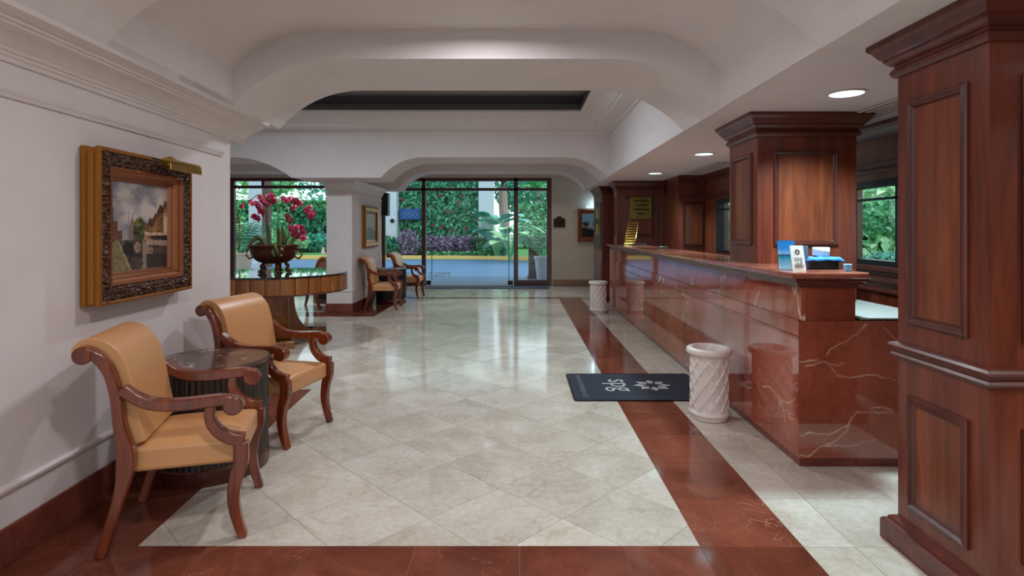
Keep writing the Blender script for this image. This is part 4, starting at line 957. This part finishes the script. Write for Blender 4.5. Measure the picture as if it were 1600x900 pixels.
# frameless sliding leaves
for a, b in ((-2.36, -1.27), (-1.25, -0.16)):
    lf = MB().box(a, b, GY+0.02, GY+0.03, 0.09, 2.37).obj('sliding_pane', M['glass'], dr)
    MB().box(a, b, GY+0.012, GY+0.038, 0.012, 0.088).obj('bottom_shoe', M['glass'], lf)
MB().box(-2.34, -2.22, GY-0.03, GY-0.002, 0.02, 0.13).obj('floor_pivot', M['black'], dr, 0.01)
MB().box(-0.30, -0.17, GY-0.03, GY-0.002, 0.02, 0.13).obj('floor_pivot', M['black'], dr, 0.01)
MB().tube([(-2.20, GY-0.01, 0.14), (-2.20, GY-0.01, 2.36)], 0.009, 8).obj('edge_rod', M['darkmetal'], dr)
MB().tube([(-0.27, GY-0.01, 0.14), (-0.27, GY-0.01, 2.36)], 0.009, 8).obj('edge_rod', M['darkmetal'], dr)
dec = plain('white_vinyl', C(250, 252, 254), 0.5)
for k, (a, b, z_) in enumerate([(635, 639, 427), (643, 646, 427), (670, 675, 427), (680, 688, 427), (689, 697, 427.2), (698, 704, 427), (670, 673, 431), (678, 684, 431), (685, 690, 431), (691, 695, 431), (700, 704, 431)]):
    q0 = P(a, z_+0.9, GY); q1 = P(b, z_-0.9, GY); yy = GY+0.015 if a > 660 else GY+0.04
    MB().box(q0.x, q1.x, yy-0.002, yy, q0.z, q1.z).obj('door_lettering', dec, dr)

# ================================================================= LAMPS
def downlight(x, y, z, label, energy, col=(0.66, 0.93, 1.0), spread=105, r=0.095, lens=None):
    o = empty('downlight', (x, y, z), 0, label, 'ceiling light', 'recessed ceiling downlights')
    MB().lathe([(r, 0.004), (r+0.022, 0.0), (r+0.024, -0.006), (r+0.006, -0.008), (r, -0.004)], 32).obj('trim_ring', M['trim'], o)
    MB().lathe([(r, 0.0), (r, -0.002)], 32, (0, 0, -0.003), True, True).obj('lens', lens or M['lens'], o)
    d = bpy.data.lights.new('lamp', 'AREA'); d.shape = 'DISK'; d.size = 2*r; d.energy = energy*LAMP_K; d.color = col; d.spread = math.radians(spread)
    l = bpy.data.objects.new('lamp', d); COL.objects.link(l); l.parent = o; l.location = (0, 0, -0.012)
    return o
lz = ZS-0.001
downlight(2.02, 3.50, lz, 'bright recessed downlight nearest the foreground column over counter', 52, spread=125)
downlight(2.05, 6.30, lz, 'recessed downlight over the middle of the counter', 30, spread=115)
downlight(2.02, 8.45, lz, 'recessed downlight over the far end of the counter', 26, spread=115)
downlight(2.05, 0.8, lz, 'recessed downlight in the soffit behind the viewer', 16)
coolw = (0.84, 0.94, 1.0)
warm = (0.98, 0.975, 1.0)
wl2 = emit('vault_lens', (1.0, 0.97, 0.95, 1), 2.2)
downlight(-0.25, 3.32, 2.795, 'recessed light at the crown of the first vault', 30, warm, 170, lens=wl2)
downlight(-0.25, 1.08, 2.795, 'added fill light at the crown of the vault overhead', 46, warm, 170, lens=wl2)  # unseen lamp added overhead for soft fill
downlight(-0.25, -1.5, 2.795, 'added fill light at the crown of the vault behind', 60, warm, 170, lens=wl2)  # out-of-view lamp added to fill the room from behind
downlight(-0.7, 6.2, 3.435, 'recessed light inside the near half of the ceiling tray', 92, coolw, 170, lens=wl2)
downlight(-3.4, 6.6, 3.435, 'recessed light inside the left part of the ceiling tray', 84, coolw, 170, lens=wl2)
downlight(-0.6, 10.9, 2.795, 'added fill light between the two far arches', 34, warm, 112, lens=wl2)  # extra lamp added to brighten the far part of the room
downlight(-4.2, 10.9, 2.795, 'added fill light over the hall left of the pier', 30, warm, 112, lens=wl2)  # added lamp lifting the light in the left hall
downlight(0.9, 13.2, 2.795, 'added fill light in front of the entrance doors', 6, warm, 112, lens=wl2)  # weak added lamp, fill near the doors
downlight(2.62, 5.7, lz, 'added fill downlight hidden behind the counter column', 34, spread=140)  # added lamp, hidden by the column, brightens the space behind the counter
downlight(2.60, 1.2, lz, 'added fill downlight hidden behind the foreground column', 26, spread=140)  # added lamp out of view, more fill for the counter side
# air grilles in the soffit
for k, (x0, x1, y0, y1, lb) in enumerate([(2.42, 2.66, 3.55, 4.6, 'slotted air grille in the soffit near the foreground column'), (2.46, 2.70, 7.1, 8.6, 'slotted air grille in the soffit above the far window')]):
    g = empty('air_grille', (x0, y0, ZS-0.001), 0, lb, 'air grille')
    MB().box(0, x1-x0, 0, y1-y0, -0.004, 0.0).obj('backing', M['darkmetal'], g)
    for i in range(5):
        a = (x1-x0)*i/4.0; MB().box(a-0.014, a+0.014, -0.014, y1-y0+0.014, -0.011, -0.0045).obj('blade', M['trim'], g)
cmr = empty('cable_bundle', (2.46, 9.62, 2.0), 0, 'small dark dangling cable bundle beside the far column top', 'cable')
MB().tube([(0, -0.06, 0.24), (0.012, -0.06, 0.16), (-0.01, -0.07, 0.08), (0.01, -0.06, 0.0)], 0.02, 8).obj('cable', M['darkmetal'], cmr)

# ================================================================= OUTSIDE
def leaves_mesh(n, shape, size, seed, flat=0.0, elong=2.0):
    rnd = random.Random(seed); mb = MB(); vs = []; fs = []
    for i in range(n):
        p = Vector(shape(rnd)); nrm = Vector((rnd.gauss(0, 1), rnd.gauss(0, 1)-flat, rnd.gauss(0, 1)+0.4)).normalized()
        t = nrm.cross(Vector((rnd.gauss(0, 1), rnd.gauss(0, 1), rnd.gauss(0, 1)))).normalized(); b = nrm.cross(t); s = size*rnd.uniform(0.6, 1.3)
        k = len(vs); vs += [p-t*s, p-b*s/elong+nrm*s*0.12, p+t*s, p+b*s/elong+nrm*s*0.12]; fs.append((k, k+1, k+2, k+3))
    mb.add(vs, fs); return mb
def ellipsoid(rx, ry, rz, cz, shell=0.55):
    def f(r):
        while True:
            a = Vector((r.uniform(-1, 1), r.uniform(-1, 1), r.uniform(-1, 1)))
            if shell < a.length < 1: break
        b = 1+0.18*mnoise.noise(a*3.1)
        return (a.x*rx*b, a.y*ry*b, cz+a.z*rz*b)
    return f
def boxshape(x0, x1, y0, y1, z0, z1):
    return lambda r: (r.uniform(x0, x1), r.uniform(y0, y1) if r.random() < 0.3 else y0+abs(r.gauss(0, 0.08)), r.uniform(z0, z1))
G = {'ivy': leafmat('ivy_leaves', C(26, 92, 66), C(100, 190, 140)), 'mid': leafmat('mid_green_leaves', C(48, 130, 92), C(136, 210, 150)), 'dark': leafmat('dark_green_leaves', C(24, 92, 68), C(70, 160, 116)),
     'pale': leafmat('pale_green_leaves', C(130, 200, 150), C(210, 240, 190)), 'purple': leafmat('purple_leaves', C(84, 62, 86), C(186, 160, 190)), 'bark': plain('bark', C(104, 84, 70), 0.9, bump=0.5, bscale=20), 'teal': leafmat('teal_leaves', C(40, 140, 122), C(120, 210, 190))}
gr = MB().box(-60, 40, -20, 80, -0.2, -0.105).obj('ground', plain('earth', C(96, 104, 80), 0.9)); struct(gr, 'ground outside the building', 'ground')
struct(MB().box(-30, 14, 14.56, 27.0, -0.10, -0.01).obj('driveway', plain('asphalt', C(86, 122, 158), 0.8, bump=0.2, bscale=30)), 'grey blue asphalt driveway outside the doors', 'driveway')
struct(MB().box(-30, 14, 14.56, 16.9, -0.01, 0.0).obj('entrance_paving', plain('paving', C(62, 96, 130), 0.6)), 'grey paving strip at the foot of the entrance', 'paving')
kb = MB()
kp = [(-30, 27.0), (-3.2, 27.0), (-1.2, 26.6), (0.6, 25.6), (1.6, 24.2)]
kb.loft([[(x_, y_, 0), (x_, y_, 0.16), (x_, y_+0.28, 0.16), (x_, y_+0.28, 0)] for x_, y_ in kp], True, True, True)
struct(kb.obj('kerb', plain('yellow_paint', C(250, 206, 112), 0.7)), 'yellow painted kerb across the driveway', 'kerb')
struct(MB().box(-45, 30, 27.28, 70, -0.10, 0.05).obj('lawn', plain('lawn', C(86, 150, 74), 0.9, bump=0.4, bscale=12)), 'green lawn beyond the yellow kerb', 'lawn')
# ivy wall
iv = MB().box(-6.6, -1.6, 29.6, 30.0, 0, 5.4).obj('ivy_wall', plain('wall_behind_ivy', C(60, 64, 54), 0.9)); tag(iv, 'garden wall covered with dense ivy across the driveway', 'ivy wall')
tag(leaves_mesh(5200, lambda r: (r.uniform(-6.55, -1.7), 29.58-abs(r.gauss(0, 0.10)), r.uniform(0.3, 5.3)), 0.13, 3, 1.6).obj('ivy', G['ivy'], iv), kind='stuff')
rf = plain('hibiscus_red', C(150, 30, 48), 0.6)
for u, v in ((688, 305), (723, 305), (716, 316), (700, 330), (736, 333), (690, 355), (706, 361), (728, 357), (650, 330), (628, 312), (745, 345), (676, 352)):
    p = P(u, v, 29.3); f = flower_mesh().obj('hibiscus_flower', rf, iv, recalc=False); f.location = p; f.scale = (2.1, 2.1, 2.1)
wpl = plain('white_render', C(206, 210, 216), 0.7)
for x0, x1, lb in ((-6.98, -6.28, 'white rendered pillar at the left end of ivy wall'), (-2.10, -1.34, 'white rendered pillar at the right end of ivy wall')):
    o = empty('garden_pillar', (x0, 28.9, 0), 0, lb, 'pillar'); w_ = x1-x0
    MB().box(0, w_, 0, 0.6, 0, 5.5).obj('shaft', wpl, o, 0.02); MB().rings(0, w_, 0, 0.6, [(0.04, 0), (0.04, 0.3), (0, 0.34)]).obj('base', wpl, o)
rl = empty('bulkhead_lamp', tuple(P(613, 345, 28.88)), 0, 'round dark bulkhead lamp on the left white pillar', 'lamp')
o = MB().lathe([(0.10, 0), (0.11, 0.03), (0.08, 0.06)], 20, cap0=True, cap1=True).obj('housing', M['darkmetal'], rl); o.rotation_euler = (PI/2, 0, 0)
bs = empty('blue_reflection', tuple(P(624, 343, 29.2)), 0, 'small blue board imitating a reflection on the door glass', 'reflection')  # solid board and rings stand in for a blue reflection on the glass
MB().box(0, 1.05, 0, 0.05, 0, 0.55).obj('board', plain('reflection_blue', C(22, 72, 140), 0.4), bs, 0.01)
for k in range(3): MB().lathe([(0.085, -0.01), (0.115, -0.01), (0.115, 0.01), (0.085, 0.01), (0.085, -0.01)], 16).obj('pale_ring', plain('reflection_pale', C(70, 140, 180), 0.5), bs).matrix_local = Matrix.Translation((0.25+0.28*k, -0.015, 0.25)) @ Matrix.Rotation(PI/2, 4, 'X')
# shrubs
def shrub(name, x, y, rx, ry, rz, mat, n, size, label, cat='shrub', seed=1, z0=0.0, group=None):
    r = empty(name, (x, y, z0), 0, label, cat, group)
    tag(leaves_mesh(n, ellipsoid(rx, ry, rz, rz*0.95), size, seed).obj('foliage', mat, r), kind='stuff')
    MB().tube([(0, 0, 0), (0.05, 0, rz*0.6), (0, 0.03, rz)], 0.05, 6, 0.02).obj('stem', G['bark'], r); return r
px = [(672, 0), (686, 1), (701, 0), (715, 1), (729, 0), (739, 1)]
nm = ['first', 'second', 'third', 'fourth', 'fifth', 'sixth']
for k, (u, j) in enumerate(px):
    p = P(u, 400, 28.2+0.35*j); shrub('purple_shrub', p.x, p.y, 0.42, 0.35, 0.55, G['purple'], 420, 0.09, nm[k]+' purple shrub from the left door post before the ivy', 'shrub', 20+k, 0.05, 'purple shrubs')
for k, (u, w_, hh, mt, lb) in enumerate([(610, 0.55, 0.55, 'dark', 'clipped dark bush at the foot of left white pillar'), (637, 0.6, 0.70, 'purple', 'greyish bush seen behind the left glass pane'), (762, 0.55, 0.55, 'mid', 'rounded green bush at the foot of right white pillar'), (780, 0.5, 0.5, 'teal', 'teal bush right of the right white pillar')]):
    p = P(u, 400, 27.9); shrub('rounded_bush', p.x, p.y, w_, 0.4, hh, G[mt], 600, 0.10, lb, 'bush', 40+k, 0.03)
for k in range(8):
    p = P(668+13*k, 404, 27.6); shrub('groundcover_tuft', p.x, p.y, 0.28, 0.2, 0.16, G['mid'], 130, 0.07, nm[k]+' low green tuft along kerb counted from the left' if k < 6 else ['low green tuft beside the right pillar base', 'low green tuft last along the kerb'][k-6], 'plant', 60+k, 0.04, 'low tufts along the kerb')
def blade_leaf(mb, base, dir_, length, width, droop, n=6, round_=False):
    base = Vector(base); d = Vector(dir_).normalized(); side = d.cross(Vector((0, 0, 1)))
    if side.length < 1e-3: side = Vector((1, 0, 0))
    side.normalize(); vs = []; fs = []
    for i in range(n+1):
        f = i/n; q = base+d*length*f+Vector((0, 0, -droop*length*f*f)); w_ = width*(math.sin(PI*(0.06+0.94*f))**(0.6 if round_ else 0.8))+0.003
        vs += [q-side*w_, q+Vector((0, 0, -0.15*w_)), q+side*w_]
    for i in range(n):
        for j in range(2): k = i*3+j; fs.append((k, k+1, k+4, k+3))
    mb.add(vs, fs, True)
def big_leaf_plant(x, y, hh, n, lw, label, mat, seed, name='big_leaf_plant'):
    r = empty(name, (x, y, 0.02), 0, label, 'plant'); rnd = random.Random(seed)
    for k in range(n):
        a = 2*PI*k/n+rnd.uniform(-0.3, 0.3); f = rnd.uniform(0.45, 1.0); top = Vector((0.35*math.cos(a)*hh*0.5, 0.35*math.sin(a)*hh*0.5, hh*f*0.75))
        MB().tube([(0, 0, 0), tuple(top*0.5+Vector((0, 0, 0.05))), tuple(top)], 0.03, 6, 0.015).obj('stalk', G['mid'], r)
        mb = MB(); blade_leaf(mb, top, (math.cos(a), math.sin(a), 0.9*rnd.uniform(0.2, 1.3)), lw*rnd.uniform(1.3, 2.2), lw*0.55, 0.5, round_=True); mb.obj('leaf', mat, r, recalc=False)
    return r
p = P(776, 400, 27.2); big_leaf_plant(p.x, p.y, 2.5, 24, 0.80, 'tall plant with huge round leaves right of the white pillar', G['teal'], 3)
p = P(797, 404, 24.6); big_leaf_plant(p.x, p.y, 2.3, 16, 0.60, 'pale banana like plant beside the palm trunk', G['pale'], 5)
def palm(x, y, hh, r0, crown, label, seed, frond=2.2, nf=16, mat='mid'):
    r = empty('palm_tree', (x, y, 0.02), 0, label, 'palm'); rnd = random.Random(seed); pts = [(0.06*math.sin(z_*1.3), 0, z_) for z_ in [hh*i/14 for i in range(15)]]
    MB().tube(pts, r0, 10, r0*0.75).obj('trunk', plain('palm_bark', C(176, 150, 140), 0.9, bump=0.6, bscale=14), r)
    for k in range(nf):
        a = 2*PI*k/nf+rnd.uniform(-0.2, 0.2); el = rnd.uniform(-0.1, 0.9); mb = MB(); d = Vector((math.cos(a), math.sin(a), el)).normalized(); base = Vector(pts[-1])
        for i in range(1, 15):
            f = i/14; q = base+d*frond*f+Vector((0, 0, -0.45*frond*f*f)); s_ = d.cross(Vector((0, 0, 1))).normalized(); ln = frond*0.32*math.sin(PI*(0.12+0.85*f))
            for sg in (-1, 1):
                e = q+s_*sg*ln+d*ln*0.5+Vector((0, 0, -ln*0.35)); w_ = d*frond*0.022
                mb.add([q-w_, q+w_, e], [(0, 1, 2)])
        mb.obj('frond', G[mat], r, recalc=False)
    return r
p = P(787, 400, 30.5); palm(p.x, p.y, 6.3, 0.28, 1, 'palm with thick pinkish trunk behind the right white pillar', 9)
p = P(843, 400, 44); palm(p.x, p.y, 4.6, 0.18, 1, 'distant palm seen through the right door pane', 10, 2.4)
# podium and planter just outside
pd = empty('wooden_podium', tuple(P(826, 436, 16.2)), 0, 'wooden valet podium standing outside the right door pane', 'podium'); pd.location.z = 0.001
MB().box(0.0, 0.42, 0, 0.38, 0, 1.02).obj('body', M['wooddk'], pd, 0.008); MB().box(-0.05, 0.47, -0.05, 0.43, 1.02, 1.19).obj('head', M['wood'], pd, 0.008); MB().box(-0.07, 0.49, -0.07, 0.45, 1.19, 1.225).obj('top', M['white'], pd, 0.006); MB().box(-0.03, 0.45, -0.03, 0.41, 0.0, 0.08).obj('plinth', M['wooddk'], pd, 0.006)
def planter(x, y, r0, r1, hh, label, name='white_planter', mat=None):
    o = empty(name, (x, y, 0.001), 0, label, 'planter')
    MB().lathe([(r0*0.96, 0), (r0, 0.02), (r1*0.97, hh-0.07), (r1*1.06, hh-0.06), (r1*1.06, hh), (r1*0.94, hh), (r1*0.9, hh-0.06), (0, hh-0.07)], 32, cap0=True).obj('pot', mat or wpl, o); return o
planter(0.66, 15.75, 0.18, 0.25, 0.66, 'white planter holding a small palm outside the right pane')
def potted_palm(x, y, z0, hh, label, seed, n=16, mat='mid'):
    r = empty('potted_palm', (x, y, z0), 0, label, 'palm'); rnd = random.Random(seed)
    for k in range(n):
        a = 2*PI*k/n+rnd.uniform(-0.2, 0.2); el = rnd.uniform(1.0, 2.6); d = Vector((math.cos(a), math.sin(a), el)).normalized(); fl = hh*rnd.uniform(0.75, 1.1); mb = MB()
        pts = [Vector((0, 0, -0.02))+d*fl*f+Vector((0, 0, -0.28*fl*f*f)) for f in [i/10 for i in range(11)]]
        mb.tube(pts, 0.010, 5, 0.004)
        for i in range(3, 11):
            q = pts[i]; s_ = d.cross(Vector((0, 0, 1))).normalized(); ln = fl*0.22*math.sin(PI*(0.1+0.08*i)); w_ = d*0.018
            for sg in (-1, 1): mb.add([q-w_, q+w_, q+s_*sg*ln+d*ln*0.6-Vector((0, 0, ln*0.25))], [(0, 1, 2)])
        mb.obj('frond', G[mat], r, recalc=False)
    return r
potted_palm(0.66, 15.75, 0.60, 1.35, 'feathery palm growing from white planter by the podium', 4)
wv = plain('woven_pot', C(206, 178, 150), 0.7, bump=0.8, bscale=26)
planter(-9.0, 18.3, 0.26, 0.36, 0.66, 'woven pale planter outside the left window', 'woven_planter', wv)
potted_palm(-9.0, 18.3, 0.60, 1.9, 'dark leafy palm in the woven planter outside left window', 8, 26, 'dark')
# porch posts left
for u, w_, d_, mt, lb in ((399, 0.34, 20.5, wpl, 'white porch post seen through the left window'), (414.5, 0.34, 21.5, G['bark'], 'brown tree trunk post beside the white porch post')):
    p = P(u, 400, d_); o = empty('porch_post', (p.x, p.y, -0.009), 0, lb, 'post')
    MB().box(-w_/2, w_/2, -w_/2, w_/2, 0, 4.2).obj('shaft', mt, o, 0.02); MB().box(-w_/2-0.04, w_/2+0.04, -w_/2-0.04, w_/2+0.04, 0, 0.25).obj('base', mt, o, 0.02)
bo = empty('bollard', tuple(P(480, 396, 34.5)), 0, 'black bollard light with white cap on the lawn', 'bollard'); bo.location.z = 0.051
MB().lathe([(0.11, 0), (0.11, 0.5)], 16, cap0=True, cap1=True).obj('post', M['black'], bo); MB().lathe([(0.12, 0.5), (0.13, 0.6), (0.06, 0.68)], 16, cap0=True, cap1=True).obj('cap', wpl, bo)
p = P(505, 398, 32); cn = empty('garden_cone', (p.x, p.y, 0.051), 0, 'little pale pinkish cone at the lawn edge', 'cone'); MB().lathe([(0.16, 0), (0.16, 0.03), (0.11, 0.04), (0.05, 0.36), (0.0, 0.38)], 16, cap0=True).obj('body', plain('pink_plastic', C(230, 190, 180), 0.6), cn)
for k, (u, d_, rx, rz, mt, lb) in enumerate([(452, 33, 1.1, 0.8, 'pale', 'pale bush on the lawn behind the orchids'), (472, 36, 1.0, 1.0, 'mid', 'leafy bush behind the black bollard'), (500, 34, 1.1, 0.6, 'teal', 'low teal bush near the pier on the lawn'), (435, 31, 0.8, 1.2, 'mid', 'upright bush left of the pale bush'), (490, 41, 1.6, 1.5, 'pale', 'large pale shrub under the clipped hedge'), (385, 30, 1.6, 0.9, 'pale', 'pale bush behind the woven planter')]):
    p = P(u, 395, d_); shrub('garden_bush', p.x, p.y, rx, 0.8, rz, G[mt], 800, 0.13, lb, 'bush', 80+k, 0.04)
def hedge(x0, x1, y, z0, z1, mat, n, label, seed):
    r = empty('hedge', ((x0+x1)/2, y, 0.04), 0, label, 'hedge'); w_ = (x1-x0)/2
    MB().box(-w_, w_, 0.15, 1.2, max(0, z0-0.04), z1-0.12).obj('core', plain('hedge_core', C(16, 44, 26), 0.9), r)
    tag(leaves_mesh(n, lambda q: (q.uniform(-w_, w_), 0.12-abs(q.gauss(0, 0.12)) if q.random() < 0.75 else q.uniform(0, 1.2), q.uniform(z0, z1) if q.random() < 0.75 else z1-abs(q.gauss(0, 0.1))), 0.19, seed, 1.2).obj('foliage', mat, r), kind='stuff'); return r
hedge(-24, -14.2, 46, 0.2, 3.7, G['mid'], 4400, 'tall clipped hedge beyond the lawn in the left window', 5)
hedge(-0.2, 7.0, 40, 0.1, 3.1, G['mid'], 3200, 'clipped hedge seen through the right door pane', 6)
hedge(-14, -7.2, 34.5, 0.1, 2.6, G['dark'], 2800, 'dark hedge left of the ivy wall behind the pier', 7)
def tree(x, y, th, rx, rz, mat, n, label, seed, tr=0.25, ls=0.27):
    r = empty('garden_tree', (x, y, 0.02), 0, label, 'tree')
    MB().tube([(0, 0, 0), (0.1, 0, th*0.5), (-0.05, 0.1, th+rz*0.4)], tr, 8, tr*0.6).obj('trunk', G['bark'], r)
    for a in (0.4, 2.5, 4.4): MB().tube([(0, 0, th*0.8), (rx*0.4*math.cos(a), rx*0.4*math.sin(a), th+rz*0.5)], tr*0.5, 6, tr*0.2).obj('branch', G['bark'], r)
    tag(leaves_mesh(n, ellipsoid(rx, rx, rz, th+rz*0.9, 0.35), ls, seed).obj('foliage', mat, r), kind='stuff'); return r
tree(-27, 60, 3.2, 4.2, 3.6, G['pale'], 900, 'broad tree behind the hedge, leftmost in the left window', 31)
tree(-19, 58, 3.6, 4.0, 3.6, G['teal'], 1000, 'tree behind the hedge, middle of the left window', 32)
tree(-13.5, 52, 3.2, 3.4, 3.2, G['teal'], 800, 'tree behind the hedge nearest the pier', 33)
tree(-17.8, 40, 3.9, 2.0, 1.6, G['pale'], 1200, 'slender pale tree on the lawn behind orchids', 34, 0.14)
tree(0.9, 50, 2.6, 3.2, 3.0, G['teal'], 2400, 'tree above the clipped hedge in the right pane', 35)
tree(7.0, 58, 2.6, 3.4, 2.4, G['dark'], 2000, 'dark distant tree at the right edge of the doors', 36)
tree(-7, 47, 4, 4.5, 4, G['dark'], 2200, 'tall dark tree rising behind the ivy wall', 37)
# garden beside the reception window
struct(MB().box(3.3, 16, -3, 14, -0.10, 0.0).obj('side_garden', plain('side_lawn', C(70, 120, 70), 0.9, bump=0.4, bscale=12)), 'strip of garden outside the reception windows', 'garden')
tree(7.6, 11.2, 1.25, 0.95, 0.42, G['mid'], 1500, 'small round tree seen through the reception window', 51, 0.05, 0.075)
shrub('garden_bush', 5.7, 8.6, 0.7, 0.6, 0.56, G['teal'], 900, 0.07, 'dark teal bush low in the reception window', 'bush', 52)
shrub('garden_bush', 7.0, 9.6, 0.7, 0.6, 0.62, G['pale'], 1000, 0.08, 'pale bush under the small tree in reception window', 'bush', 53)
shrub('garden_bush', 5.3, 7.0, 0.7, 0.6, 0.55, G['dark'], 1000, 0.09, 'dark bush at the lower edge of reception window', 'bush', 54)
shrub('garden_bush', 4.6, 11.5, 0.9, 0.9, 1.0, G['teal'], 1000, 0.10, 'bush outside the far narrow reception window', 'bush', 55)
hedge(4.0, 15.5, 13.6, 0.1, 2.4, G['pale'], 4200, 'pale hedge closing the strip of side garden', 56)
